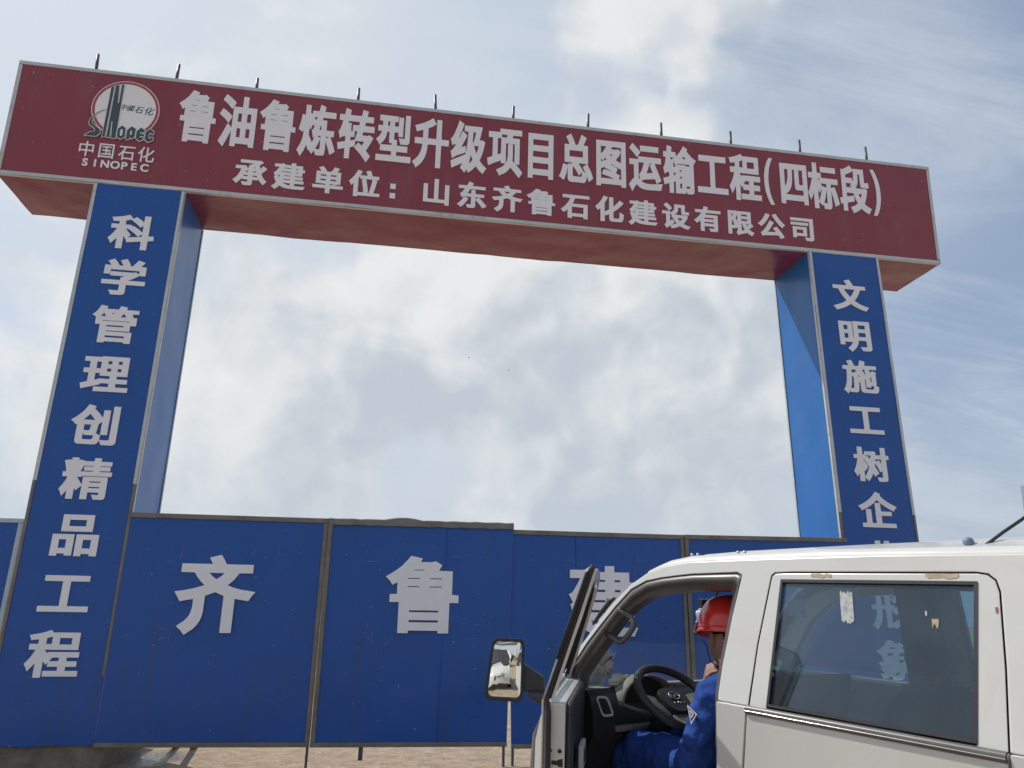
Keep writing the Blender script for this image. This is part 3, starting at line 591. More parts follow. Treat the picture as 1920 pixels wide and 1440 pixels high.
象 1016,41,963,-12,921,-81,917,-81,817,-22,766,19,718,69,667,138,667,47,653,-3,633,-36,614,-54,598,-67,555,-89,508,-95,345,-92,341,-87,330,-41,308,1,214,-35,105,-66,71,-15,18,38,17,44,164,86,301,141,117,85,74,144,30,191,133,218,233,253,305,283,374,322,367,323,308,292,217,256,80,214,43,272,2,325,127,359,195,385,192,388,133,388,127,391,125,507,88,488,48,540,-11,588,-13,594,102,665,189,734,249,794,317,878,480,845,480,841,451,800,452,796,561,796,617,814,623,813,712,753,658,660,877,660,883,657,881,385,926,350,774,253,809,200,886,120,931,88;372,28,380,24,439,21,477,31,502,49,509,60,521,88,523,107,520,108;717,385,714,388,523,388,522,385,595,311;428,553,267,555,266,494,373,493;564,494,739,493,740,553,602,555;331,663,333,660,458,660,483,688,358,689
~中 906,663,906,188,821,188,817,244,542,244,539,-82,455,-81,455,238,452,244,180,244,175,241,173,182,98,182,92,185,93,663,452,665,455,669,455,838,461,844,536,844,540,841,542,665;177,326,452,326,455,332,454,582,448,585,177,584;542,326,817,326,820,332,820,582,814,585,542,584
~国 917,798,917,-84,833,-84,831,-37,827,-34,170,-34,166,-37,164,-84,83,-84,82,797;830,720,166,719,167,45,830,45;239,644,758,644,758,570,539,569,535,566,536,435,733,434,736,428,736,366,730,361,536,361,534,207,539,200,683,200,685,203,643,260,585,319,586,323,642,353,707,291,749,238,698,201,780,200,780,129,227,129,223,135,223,194,227,200,448,200,455,207,454,360,270,361,266,366,267,434,448,435,454,438,454,566,448,569,239,570
~石 879,-81,793,-81,792,-18,789,-14,330,-14,323,-18,323,-78,320,-84,242,-84,239,302,187,241,137,191,77,143,18,207,108,287,162,347,221,428,288,547,316,607,344,685,64,687,64,767,940,766,939,687,442,685,391,557,328,435,330,432,877,431,880,425;324,350,323,72,327,66,786,66,792,69,792,350
~化 286,-84,208,-84,203,-81,202,485,136,406,92,361,36,441,137,550,188,619,249,719,311,845,393,819,343,710,291,616,291,-78;514,825,595,825,600,822,602,419,658,465,739,543,802,616,864,700,946,647,851,528,771,447,727,406,600,303,600,66,608,35,623,21,642,18,817,18,839,21,855,35,869,69,875,103,884,235,930,209,966,194,959,100,950,41,934,-6,908,-42,873,-60,827,-66,645,-66,598,-64,564,-54,541,-37,532,-25,522,-6,514,28,511,243,377,167,315,228,317,234,405,281,512,350
~國 920,798,920,-87,842,-87,840,-43,836,-40,164,-40,158,-43,155,-87,80,-87,78,797;839,720,158,719,158,38,840,38;205,594,211,597,505,597,500,691,500,703,505,705,572,703,578,600,583,597,727,597,726,603,689,632,617,675,658,718,719,688,773,648,774,641,737,600,798,594,798,535,585,532,601,410,620,324,659,403,688,494,757,482,744,428,712,347,690,300,648,232,660,203,681,172,702,153,720,144,728,147,737,169,752,252,805,213,808,207,799,160,787,119,771,91,752,75,727,69,677,80,633,112,595,164,527,100,483,67,461,56,413,110,498,170,536,206,565,241,535,369,512,532,208,533,205,538;504,241,508,182,505,180,236,127,211,123,205,125,195,189,495,242;470,475,470,282,467,276,242,276,242,477;302,422,302,335,305,329,402,328,408,332,407,422
S 367,696,398,682,429,660,430,466,420,468,336,539,286,568,261,576,239,580,208,570,177,546,168,525,185,485,236,443,305,404,379,353,433,289,459,182,451,110,445,95,430,60,402,23,355,-11,302,-29,295,-26,239,-32,155,-27,83,-7,50,10,15,35,14,172,19,253,127,145,158,124,195,108,227,102,255,112,280,129,299,160,283,207,267,221,227,257,89,345,33,408,6,503,19,588,36,625,62,657,117,695,173,711,192,708,245,714,311,711
I 48,702,204,700,205,-15,202,-20,46,-18,45,697
N 45,702,180,703,583,244,585,700,735,700,735,-18,592,-21,198,432,195,428,195,-18,44,-18
O 762,538,797,450,809,353,798,235,763,147,712,78,630,15,530,-23,520,-19,405,-32,298,-19,292,-23,192,15,114,76,60,147,25,235,13,338,26,450,60,535,98,585,117,609,195,668,292,704,311,702,408,714,511,702,530,705,632,666,708,608;408,105,458,111,517,135,571,175,614,232,637,288,644,335,637,394,616,447,572,507,514,549,455,572,417,577,364,571,308,548,252,507,210,453,185,391,178,341,185,291,206,238,251,175,308,134,364,111
P 42,-20,41,700,289,705,355,697,364,701,430,679,480,641,508,603,525,557,531,472,525,419,505,369,473,329,420,295,355,276,348,280,277,273,202,275,198,269,198,-18;199,572,199,407,205,403,277,405,311,415,337,432,355,453,367,491,359,519,344,541,323,557,292,570,258,574
E 501,-18,46,-18,46,700,492,700,492,578,489,574,203,572,203,410,480,408,481,285,477,280,205,280,203,113,208,108,498,108,502,103
C 683,656,686,650,686,485,683,480,577,536,508,564,436,578,377,572,312,547,251,500,214,453,188,391,181,338,188,288,211,232,251,178,311,134,377,110,436,103,514,121,595,156,692,212,692,31,645,8,570,-17,520,-26,408,-32,298,-17,280,-18,180,24,108,86,56,160,31,225,26,241,16,335,32,453,66,535,124,610,208,670,305,705,320,702,417,714,502,709,586,692
'''
LOGO = '''
-245,7416,-285,7403,-330,7366,-375,7305,-401,7256,-408,7219,-395,7191,-358,7165,-330,7144,-324,7119,-336,7103,-376,7092,-431,7042,-299,7047,-268,7091,-269,7126,-290,7154,-345,7192,-370,7214,-377,7238,-371,7280,-342,7339,-299,7386|-227,7731,-195,7743,-207,7049,-236,7047|-180,7758,-142,7772,-126,7517,-112,7524,-112,7780,-86,7784,-85,7042,-131,7042,-150,7273,-160,7267,-153,7048,-186,7048|-31,7223,11,7192,15,7077,-30,7039,-70,7066,-74,7171;-29,7177,-15,7167,-14,7091,-29,7081,-44,7091,-44,7168|32,7165,75,7224,127,7197,127,7091,98,7059,69,7083,66,7043,37,7044;69,7170,91,7165,90,7111,70,7104|142,7169,185,7222,232,7190,230,7165,181,7158,180,7138,230,7139,230,7114,182,7103,182,7088,229,7091,227,7068,185,7038,142,7073|247,7172,292,7218,335,7183,334,7147,310,7149,309,7170,284,7161,284,7090,310,7084,314,7109,337,7105,334,7066,287,7035,244,7070
-82,7792,-120,7786,-119,7531,-134,7756,-138,7779,-152,7777,-187,7765,-188,7733,-192,7751,-205,7749,-234,7737,-243,7052,-241,7039,-200,7044,-188,7730,-193,7053,-191,7042,-163,7040,-146,7042,-151,7200,-136,7034,-96,7034,-78,7037,-78,7088,-75,7058,-35,7032,-22,7034,22,7072,19,7180,15,7201,-25,7229,-38,7228,-78,7183,-78,7773;-243,7422,-256,7421,-292,7410,-337,7373,-382,7311,-408,7262,-415,7224,-413,7213,-400,7183,-339,7139,-334,7135,-332,7124,-344,7108,-383,7099,-437,7049,-435,7035,-313,7039,-292,7042,-261,7086,-262,7115,-265,7135,-287,7163,-341,7200,-365,7221,-370,7237,-364,7274,-336,7333,-292,7380,-241,7408;32,7036,56,7035,73,7037,75,7065,92,7052,104,7053,134,7085,134,7186,130,7206,80,7231,68,7230,25,7171,30,7049;179,7031,193,7032,234,7062,235,7068,235,7082,233,7099,189,7096,236,7108,237,7130,234,7147,196,7146,187,7147,189,7153,236,7159,239,7182,236,7198,190,7229,177,7227,134,7174,135,7078,137,7066;297,7226,283,7222,240,7178,237,7075,239,7063,281,7028,295,7030,340,7060,343,7084,344,7097,341,7113,320,7117,308,7115,304,7095,291,7098,291,7155,303,7159,305,7141,326,7140,341,7143,342,7174,339,7191
'''


# ------------------------------------------------------------------ lettering
def parse(s):
    out = []
    for lp in s.split(';'):
        q = list(map(int, lp.split(',')))
        out.append([(q[i] / 1000, q[i + 1] / 1000) for i in range(0, len(q), 2)])
    return out


GLYPH = {}
for line in GLYPHS.strip('\n').split('\n'):
    a_, b_ = line.split(' ', 1)
    GLYPH[a_] = parse(b_)


def letter(ch, x, z, sx, sz, parent, y=0.0, thick=0.010, lean=None, mt=None, name='letter', fit=None, shear=0.0):
    """one cut-out letter; (x, z) is the centre of its em box, sx/sz the em size; fit = (w, h) fits the ink box instead"""
    gl = GLYPH[ch]
    key = (ch, sx, sz, fit)
    ox, oz = 0.5, 0.38
    if fit or ch[0] in 'SINOPEC':
        ax = [p[0] for o in gl for p in o]
        az = [p[1] for o in gl for p in o]
        ox, oz = (min(ax) + max(ax)) / 2, (min(az) + max(az)) / 2
        if fit:
            sx, sz = fit[0] / (max(ax) - min(ax)), fit[1] / (max(az) - min(az))
    shp = [[((p[0] - ox) * sx + shear * (p[1] - oz) * sz, (p[1] - oz) * sz) for p in o] for o in gl]
    o = curve_plate(name, shp, thick, mt or M['letter'], parent)
    yy = lean(z) if lean else y
    o.location = (x, yy, z)
    if lean:
        o.rotation_euler = (math.atan(LEAN), 0, 0)
    return o


# ------------------------------------------------------------------ gateway
XB0, XB1 = -1.308, 10.882
XL0, XL1, XR0, XR1 = -0.2286, 0.7825, 8.888, 9.9125
ZT, ZB, DEP = 7.959, 6.4507, 0.9654
TILT = 0.082
LEAN = TILT / (ZT - ZB)
front = lambda z: -(z - ZB) * LEAN

gate = thing('gateway_arch', 'tall gateway with a red lettered beam across two blue pillars', 'gateway', (0, 0, 0))
# --- beam: buckled sheet cladding on four sides
bm_ = MB()
nx = 60


def buck(x, t, a=0.022):
    return a * noise.noise(Vector((x * 0.9, t * 2.3, 3.1))) + a * 0.5 * noise.noise(Vector((x * 2.3, t * 4, 9.1)))


xsb = [XB0 + (XB1 - XB0) * i / nx for i in range(nx + 1)]
bm_.add([(XB0, front(ZB), ZB), (XB1, front(ZB), ZB), (XB1, front(ZT), ZT), (XB0, front(ZT), ZT)], [(0, 1, 2, 3)], 0)
rows = []
for j in range(7):
    t = j / 6
    rows.append([(x, 0.0 + DEP * t, ZB + (buck(x, t) if 0 < j else 0) + (-0.02 * math.exp(-((x - 0.0) / 0.7) ** 2) * t if x < 0.7 else 0)) for x in xsb])
bm_.grid(rows, 1)
bm_.add([(x, DEP, z) for x in (XB0, XB1) for z in (ZB + 0.005, ZT)], [(0, 2, 3, 1)], 0)
bm_.add([(XB0, front(ZT), ZT), (XB1, front(ZT), ZT), (XB1, DEP, ZT), (XB0, DEP, ZT)], [(0, 1, 2, 3)], 0)
for x in (XB0, XB1):
    bm_.add([(x, front(ZB), ZB), (x, DEP, ZB), (x, DEP, ZT), (x, front(ZT), ZT)], [(0, 1, 2, 3)], 0)
beam = bm_.build('beam', [M['red'], M['soffit']], gate, recalc=False)


def strip(name, a, b, w, parent, dy=-0.006, mt=None, t=0.006, wob=0.0):
    """flat metal edging from a to b in the gate's front plane, w = width vector"""
    q = MB()
    a, b, w = Vector(a), Vector(b), Vector(w)
    n_ = max(1, int((b - a).length / 0.5))
    top, bot = [], []
    for i in range(n_ + 1):
        p = a.lerp(b, i / n_)
        jit = wob * noise.noise(p * 2.1)
        top.append(p + Vector((0, dy + jit, 0)))
        bot.append(p + w * (1 + 4 * jit) + Vector((0, dy + jit * 0.5, 0)))
    fr = [[*top], [*bot]]
    q.grid(fr, 0, False)
    q.grid([[v + Vector((0, t, 0)) for v in bot], [v + Vector((0, t, 0)) for v in top]], 0, False)
    q.grid([[v + Vector((0, t, 0)) for v in top], top], 0, False)
    q.grid([bot, [v + Vector((0, t, 0)) for v in bot]], 0, False)
    for i in (0, -1):
        q.add([top[i], bot[i], bot[i] + Vector((0, t, 0)), top[i] + Vector((0, t, 0))], [(0, 1, 2, 3)])
    return q.build(name, mt or M['alu'], parent)


up = Vector((0, -LEAN, 1)).normalized()
strip('edge_trim', (XB0, front(ZT), ZT + 0.004), (XB1, front(ZT), ZT + 0.004), up * -0.045, beam)
strip('edge_trim', (XB0 - .004, front(ZB) - 0.002, ZB - 0.004), (XB1 + .004, front(ZB) - 0.002, ZB - 0.004), up * 0.045, beam, wob=0.012)
strip('edge_trim', (XB0, front(ZB + .056), ZB + .056), (XB0, front(ZT - .047), ZT - .047), (0.045, 0, 0), beam)
strip('edge_trim', (XB1, front(ZB + .056), ZB + .056), (XB1, front(ZT - .047), ZT - .047), (-0.045, 0, 0), beam)
# return lip of the lower edging under the soffit
q = MB()
q.box(XB0, XB1, -0.004, 0.03, ZB - 0.010, ZB - 0.006)
q.build('edge_trim', M['alu'], beam)

xt = 0.815
for i, ch in enumerate('鲁油鲁炼转型升级项目总图运输工程'):
    letter(ch, 0.815 + i * 0.480, 7.46, 0.455, 0.735, beam, lean=lambda z: front(z) - 0.002)
for ch, x in (('四', 8.735), ('标', 9.18), ('段', 9.655)):
    letter(ch, x, 7.46, 0.455, 0.735, beam, lean=lambda z: front(z) - 0.002)
letter('(', 8.36, 7.445, 1, 1, beam, lean=lambda z: front(z) - 0.002, fit=(0.135, 0.72))
letter(')', 9.99, 7.445, 1, 1, beam, lean=lambda z: front(z) - 0.002, fit=(0.135, 0.72))
for ch, x in zip('承建单位', (1.508, 1.967, 2.44, 2.89)):
    letter(ch, x, 6.78, 0.385, 0.375, beam, lean=lambda z: front(z) - 0.002)
for zc in (6.655, 6.785):
    q = MB()
    q.box(-0.034, 0.034, -0.010, 0.0, -0.036, 0.036)
    o = q.build('letter', M['letter'], beam)
    o.location = (3.24, front(zc) - 0.002, zc)
    o.rotation_euler = (math.atan(LEAN), 0, 0)
for i, ch in enumerate('山东齐鲁石化建设有限公司'):
    letter(ch, 3.787 + i * 0.4567, 6.772, 0.385, 0.375, beam, lean=lambda z: front(z) - 0.002)
for ch, x in zip('中国石化', (-0.385, -0.161, 0.069, 0.287)):
    letter('~' + ch, x, 6.872, 0.20, 0.215, beam, lean=lambda z: front(z) - 0.002, thick=0.012)
for ch, x in zip('SINOPEC', (-0.374, -0.263, -0.153, -0.039, 0.065, 0.174, 0.291)):
    letter(ch, x, 6.696, 0.135, 0.135, beam, lean=lambda z: front(z) - 0.002, thick=0.012)

# --- emblem on the beam: disc, ring and the hand-drawn word, one layered plate
em = MB()
LG = LOGO.strip().split('\n')
ecx, ecz, er = -0.028, 7.452, 0.388


def circ(r, n=72, sx=1.0):
    return [(ecx + r * sx * math.cos(2 * math.pi * i / n), ecz + r * math.sin(2 * math.pi * i / n)) for i in range(n)]


def lean3(a, b, t):
    return (a, front(b) + t, b)


def layer(outl, t, mi, thick=0.004):
    em.poly(outl, -t, -t + thick, mi, lean3)


layer([circ(er)], 0.010, 0, 0.008)
layer([circ(er * 0.975), circ(er * 0.90)], 0.013, 1)
_al = parse(LG[1])
_ar = lambda o: sum(o[i - 1][0] * o[i][1] - o[i][0] * o[i - 1][1] for i in range(len(o))) / 2
_sg = _ar(max(_al, key=lambda o: abs(_ar(o))))
_out = [o for o in _al if _ar(o) * _sg > 0]
for o in _out:
    layer([o], 0.017, 0)
for gset in LG[0].split('|'):
    layer(parse(gset), 0.021, 2)
for ch, x, z, s in (('中', -0.052, 7.48, .085), ('国', 0.03, 7.475, .085), ('石', 0.13, 7.465, .10), ('化', 0.245, 7.46, .115)):
    for o in GLYPH['~' + (ch if ch != '国' else '國')]:
        pass
    key = '~' + (ch if ch != '国' else '國')
    outl = [[(x + (p[0] - .5) * s + 0.25 * (p[1] - .38) * s, z + (p[1] - .38) * s) for p in o] for o in GLYPH[key]]
    # outer loops and their holes
    def area(o): return sum(o[i - 1][0] * o[i][1] - o[i][0] * o[i - 1][1] for i in range(len(o))) / 2
    outs = [o for o in outl if area(o) * area(max(outl, key=lambda w: abs(area(w)))) > 0]
    hol = [o for o in outl if o not in outs]
    for o in outs:
        bb = (min(p[0] for p in o), max(p[0] for p in o), min(p[1] for p in o), max(p[1] for p in o))
        hs = [h for h in hol if bb[0] < h[0][0] < bb[1] and bb[2] < h[0][1] < bb[3]]
        layer([o] + hs, 0.0125, 2)
em.build('emblem', [M['letter'], M['ring'], M['ink']], beam)

# --- pillars
for (x0, x1, word, xc) in ((XL0, XL1, '科学管理创精品工程', 0.285), (XR0, XR1, '文明施工树企业形象', 9.408)):
    pb = MB()
    zlo = 0.40
    nz = 24
    zs = [zlo + (ZB - zlo) * i / nz for i in range(nz + 1)]
    # front (slightly ragged at its foot), two sides of thinner sheet, back
    nxp = 10
    xsf = [x0 + (x1 - x0) * i / nxp for i in range(nxp + 1)]
    pb.grid([[(x, 0, z if k else z - 0.03 + 0.035 * noise.noise(Vector((x * 3, 1, 2)))) for x in xsf] for k, z in enumerate(zs)], 0, False)
    for xx, sgn in ((x0, -1), (x1, 1)):
        rows = []
        for z in zs:
            rows.append([(xx + sgn * (0.012 * noise.noise(Vector((z * 1.1, j * 0.5, xx))) if 0 < j < 6 else 0), DEP * j / 6, z) for j in range(7)])
        pb.grid(rows, 1)
    pb.add([(x0, DEP, zlo), (x1, DEP, zlo), (x1, DEP, ZB), (x0, DEP, ZB)], [(0, 1, 2, 3)], 0)
    pil = pb.build('pillar', [M['blue'], M['blue_side']], gate)
    top = ZB - 0.012
    zb_trim = 0.55 if x0 > 5 else 1.0
    for (za, zb2, wd, mk) in ((zb_trim, 2.9, 0.029, 'frame'), (2.902, top, 0.036, 'alu')):
        strip('edge_trim', (x0 - .003, -.002, za), (x0 - .003, -.002, zb2), (wd, 0, 0), pil, wob=0.009, mt=M[mk])
        strip('edge_trim', (x1 + .003, -.002, za), (x1 + .003, -.002, zb2), (-wd, 0, 0), pil, wob=0.009, mt=M[mk])
    for xx, sg in ((x0, -1), (x1, 1)):
        q = MB()
        q.box(xx + (0.003 if sg > 0 else -0.009), xx + (0.009 if sg > 0 else -0.003), 0.0, 0.035, zb_trim, top)
        q.build('edge_trim', M['alu'], pil)
        q = MB()
        q.box(xx + (0.004 if sg > 0 else -0.010), xx + (0.010 if sg > 0 else -0.004), DEP - 0.03, DEP + 0.004, 0.5, top)
        q.build('edge_trim', M['alu'], pil)
    dz = (5.833 - 1.193) / 8
    for i, ch in enumerate(word):
        letter(ch, xc, 5.838 - i * dz, 0.49, 0.455, pil, y=-0.003)

# --- steel stubs standing out of the beam's top
for x, xt_, z1 in ((-0.5, -0.525, 8.296), (0.444, 0.444, 8.29), (1.428, 1.417, 8.222), (2.711, 2.705, 8.253), (3.733, 3.709, 8.297), (4.773, 4.778, 8.26), (5.815, 5.826, 8.284), (6.875, 6.877, 8.278),
                   (7.903, 7.911, 8.275), (8.962, 8.968, 8.27), (10.013, 10.016, 8.288)):
    q = MB()
    q.tube([(x, 0.06, ZT - 0.002), (xt_, 0.06, z1)], 0.019, 10)
    q.build('steel_stub', M['steel'], gate)

# ------------------------------------------------------------------ footings
for nm, x0, x1, lab in (('concrete_footing', -2.2, 0.86, 'dark stained concrete footing under the left blue pillar'),
                        ('concrete_footing', 8.70, 11.2, 'concrete footing under the right blue pillar behind the white truck')):
    q = MB()
    q.box(x0, x1, 0.03, 1.45, -0.25, 0.395)
    o = q.build(nm, M['concrete'], None, bevel=0.015)
    tag(o, lab, 'footing')

# ------------------------------------------------------------------ hoarding panels
M['scuff'] = mat('chalky_scuff', (0.16, 0.22, 0.36), 0.7)
M['blue_seam'] = mat('dark_panel_joint', (0.006, 0.076, 0.34), 0.45)
GRP = 'blue hoarding panels closing the gateway'


def hoarding(pts, y, stiles, label, glyph=None, legs=(), brace=None, group=GRP, sheetmat='blue', toprail=0.05, framemat='frame', folded=False, seams=()):
    """pts: corner x/z as bl, br, tr, tl; stiles: 'l','r' sides that show a frame"""
    bl, br, tr, tl = [Vector((p[0], 0, p[1])) for p in pts]
    base = Vector(((bl.x + br.x) / 2, y, ground_z(bl.x, y)))
    root = thing('hoarding_panel', label, 'hoarding panel', base, group=group)
    off = lambda p: p - Vector((base.x, 0, base.z))
    b4 = [off(p) for p in (bl, br, tr, tl)]
    q = MB()
    n1, n2 = 14, 14
    rows = []
    for j in range(n2 + 1):
        row = []
        for i in range(n1 + 1):
            s, t = i / n1, j / n2
            p = (b4[0] * (1 - s) + b4[1] * s) * (1 - t) + (b4[3] * (1 - s) + b4[2] * s) * t
            ed = min(s, 1 - s, t, 1 - t)
            w = (0.016 * noise.noise(Vector((base.x + p.x, p.z, 1)) * 1.3)) * min(1, ed * 6)
            row.append(p + Vector((0, w, 0)))
        rows.append(row)
    q.grid(rows, 0)
    q.grid([[v + Vector((0, 0.03, 0)) for v in r_[::-1]] for r_ in rows], 0)
    bnd = rows[0] + [r_[-1] for r_ in rows[1:]] + rows[-1][-2::-1] + [r_[0] for r_ in rows[-2:0:-1]]
    q.grid([bnd, [v + Vector((0, 0.03, 0)) for v in bnd]], 0, False, True)
    for sx in seams:
        a_, b_ = b4[0].lerp(b4[1], sx), b4[3].lerp(b4[2], sx)
        q.hexa([a_ + Vector((0, -.0095, 0)), a_ + Vector((.0025, -.0095, 0)), b_ + Vector((.0025, -.0095, 0)), b_ + Vector((0, -.0095, 0))],
               [a_ + Vector((0, .01, 0)), a_ + Vector((.004, .01, 0)), b_ + Vector((.004, .01, 0)), b_ + Vector((0, .01, 0))], 1)
    if glyph:   # chalky scuffs left round the character
        rnd = random.Random(glyph[0])
        gx, gz = glyph[1] - base.x, glyph[2] - base.z
        for _ in range(9):
            side_ = rnd.choice((-1, 1))
            cx, cz = gx + side_ * rnd.uniform(0.30, 0.62), gz + rnd.choice((-1, 1)) * rnd.uniform(0.30, 0.50)
            ln, an = rnd.uniform(0.05, 0.16), rnd.choice((0.0, 0.05, 1.5, 1.57, 0.9))
            ux, uz = math.cos(an) * ln / 2, math.sin(an) * ln / 2
            wx, wz = -math.sin(an) * 0.0028, math.cos(an) * 0.0028
            ys_ = -0.0115
            q.add([(cx - ux - wx, ys_, cz - uz - wz), (cx + ux - wx * .3, ys_, cz + uz - wz * .3), (cx + ux + wx * .3, ys_, cz + uz + wz * .3), (cx - ux + wx, ys_, cz - uz + wz)], [(0, 1, 2, 3)], 2)
    q.build('sheet', [M[sheetmat], M['blue_seam'], M['scuff']], root, recalc=False)
    fr = MB()
    F0, F1 = -0.016, 0.046
    e1 = (b4[1] - b4[0]).normalized()
    dn = lambda v, k: v + Vector((0, k, 0))

    def rail(a, b, wv):
        fr.hexa([dn(a, F0), dn(b, F0), dn(b + wv, F0), dn(a + wv, F0)], [dn(a, F1), dn(b, F1), dn(b + wv, F1), dn(a + wv, F1)])
    up_ = Vector((0, 0, 1))
    if toprail:
        rail(b4[3], b4[2], up_ * -toprail)
    rail(b4[0] - up_ * 0.045, b4[1] - up_ * 0.045, up_ * 0.043)
    ul = (b4[3] - b4[0]).normalized()
    ur = (b4[2] - b4[1]).normalized()
    if 'l' in stiles:
        rail(b4[0], b4[3] - ul * (toprail + .003), Vector((0.045, 0, 0)))
    if 'r' in stiles:
        rail(b4[1], b4[2] - ur * (toprail + .003), Vector((-0.045, 0, 0)))
    fr.build('frame', M[framemat], root, bevel=0.004)
    if folded:
        q = MB()
        rows = []
        for j, (dy, dz_) in enumerate(((-0.020, -0.06), (-0.024, 0.0), (0.0, 0.012), (0.05, 0.008))):
            rows.append([b4[3] * (1 - i / 24) + b4[2] * (i / 24) + Vector((0, dy, dz_ + (0.03 * math.exp(-((i - 9.5) / 1.6) ** 2) if j >= 1 else 0) + 0.004 * math.sin(i * 2.3 + j))) for i in range(25)])
        q.grid(rows, 0)
        q.build('folded_flashing', M['frame'], root, recalc=False)
    if glyph:
        ch, x, z, fw, fh = glyph
        letter(ch, x - base.x, z - base.z, 1, 1, root, y=-0.0125, fit=(fw, fh), thick=0.015)
    for (x, zlo, r_) in legs:
        q = MB()
        q.box(x - base.x - r_, x - base.x + r_, 0.0, 0.04, zlo - base.z, bl.z - base.z - 0.047)
        q.build('leg', M['steel'], root)
    for (x, y1_, x2) in (brace or ()):
        q = MB()
        a = Vector((x - base.x, 0.05, bl.z - base.z + 0.25))
        b = Vector((x2 - base.x, y1_, 0.0))
        q.tube([a, b], 0.035, 6)
        q.build('brace', M['wood'], root)
    return root


hoarding([(0.790, 0.40), (2.806, 0.385), (2.808, 2.607), (0.79, 2.60)], -0.012, 'r', 'blue hoarding panel with a white character directly beside the left pillar',
         ('齐', 1.73, 1.79, 0.80, 0.80), ((2.79, 0.13, 0.012),), ((1.05, 1.5, 1.22), (1.30, 1.45, 1.42)))
hoarding([(2.816, 0.385), (4.805, 0.375), (4.846, 2.615), (2.811, 2.60)], -0.03, 'l', 'blue hoarding panel, tallest of the row, with grimy folded top edge and a white character',
         ('鲁', 3.853, 1.833, 0.79, 0.80), ((3.318, 0.215, 0.022), (4.775, 0.13, 0.012)), folded=True, toprail=0.0, seams=(0.635,))
hoarding([(4.858, 0.350), (6.862, 0.35), (6.866, 2.56), (4.80, 2.555)], -0.004, 'r', 'blue hoarding panel with a white character half hidden behind the open truck door',
         ('建', 5.86, 1.782, 0.82, 0.80), ((4.875, 0.13, 0.012),), seams=(0.37,))
hoarding([(6.874, 0.36), (8.95, 0.36), (8.935, 2.588), (6.870, 2.563)], -0.018, 'l', 'plain blue hoarding panel against the right pillar, mostly behind the white truck', legs=((7.2, 0.13, 0.02), (8.6, 0.13, 0.02)))
M['pale'] = mat('pale_grey_frame', (0.42, 0.50, 0.58), 0.4, metal=0.3, var=0.08)
hoarding([(-2.35, 0.40), (-0.243, 0.40), (-0.243, 2.503), (-2.35, 2.49)], 0.02, 'lr', 'blue hoarding panel with pale frame to the left of the left pillar', group='side hoarding', framemat='pale', toprail=0.045)

BIRD1, BIRD2 = (14.48, 104.27, 41.2), (20.79, 104.09, 39.43)
DOOR_ANGLE = 44.0
MIRROR_W, MIRROR_H, MIRROR_YAW, MIRROR_TILT, MIRROR_R = 0.175, 0.262, 8.0, 1.6, 1.2


# ------------------------------------------------------------------ the white crew-cab truck
M['paint'] = mat('white_truck_paint', (0.62, 0.617, 0.59), 0.30, spec=0.5, var=0.02, vscale=2.0, coat=0.6, buckle=0.004, buckle_scale=2.2,
                 dirt=(0.52, 0.49, 0.42), dirt_amt=0.35, dirt_scale=2.2, specks=(0.35, 0.28, 0.2), speck_t=0.83)
M['rubber'] = mat('black_rubber', (0.022, 0.022, 0.024), 0.6, var=0.2, vscale=8)
M['trim'] = mat('grey_plastic_trim', (0.115, 0.112, 0.105), 0.36, spec=0.5, var=0.12, vscale=7)
M['dark'] = mat('dark_plastic', (0.030, 0.031, 0.034), 0.5, var=0.15, vscale=9, bump=0.15, bscale=220, dist=0.001)
M['dash'] = mat('dusty_dash_top', (0.24, 0.215, 0.18), 0.7, var=0.25, vscale=7, dirt=(0.30, 0.26, 0.2), dirt_amt=0.6, dirt_scale=4)
M['liner'] = mat('headliner', (0.33, 0.33, 0.32), 0.85)
M['seat'] = mat('seat_cloth', (0.045, 0.045, 0.05), 0.85, var=0.2, vscale=14)
M['chrome'] = mat('chrome', (0.75, 0.75, 0.74), 0.14, metal=1.0)
M['beige'] = mat('silver_spoke', (0.40, 0.36, 0.28), 0.32, metal=0.4, var=0.15, vscale=9)
M['tape'] = mat('peeling_tape', (0.46, 0.36, 0.25), 0.8, var=0.25, vscale=40)
M['sticker'] = mat('torn_sticker', (0.42, 0.44, 0.45), 0.7, var=0.35, vscale=90, dirt=(0.25, 0.15, 0.08), dirt_amt=0.9, dirt_scale=22)
M['lampglass'] = mat('lamp_lens', (0.62, 0.66, 0.66), 0.12, spec=0.7, var=0.15, vscale=12)
M['tyre'] = mat('tyre', (0.03, 0.03, 0.032), 0.85, bump=0.4, bscale=30)
M['beacon'] = mat('blue_grey_plastic', (0.16, 0.22, 0.30), 0.45)
M['galv'] = mat('galvanised_angle', (0.42, 0.47, 0.52), 0.45, metal=0.4, var=0.1)
M['bedsteel'] = mat('bed_paint', (0.66, 0.66, 0.62), 0.5, dirt=(0.3, 0.22, 0.15), dirt_amt=0.6, dirt_scale=2.5)
M['wind'] = glass_mat('windscreen_glass', (0.80, 0.88, 0.92), 0.03, dust_veil=0.035)
M['tint'] = glass_mat('tinted_glass', (0.66, 0.78, 0.85), 0.05, dust_veil=0.06, dust_veil_col=(0.42, 0.53, 0.62))  # bluish diffuse film paints the sky's reflected veil into the glass colour
mm = bpy.data.materials.new('mirror_silver')
mm.use_nodes = True
mm.node_tree.nodes['Principled BSDF'].inputs['Metallic'].default_value = 1.0
mm.node_tree.nodes['Principled BSDF'].inputs['Roughness'].default_value = 0.01
mm.node_tree.nodes['Principled BSDF'].inputs['Base Color'].default_value = (0.86, 0.88, 0.88, 1)
M['mirror'] = mm

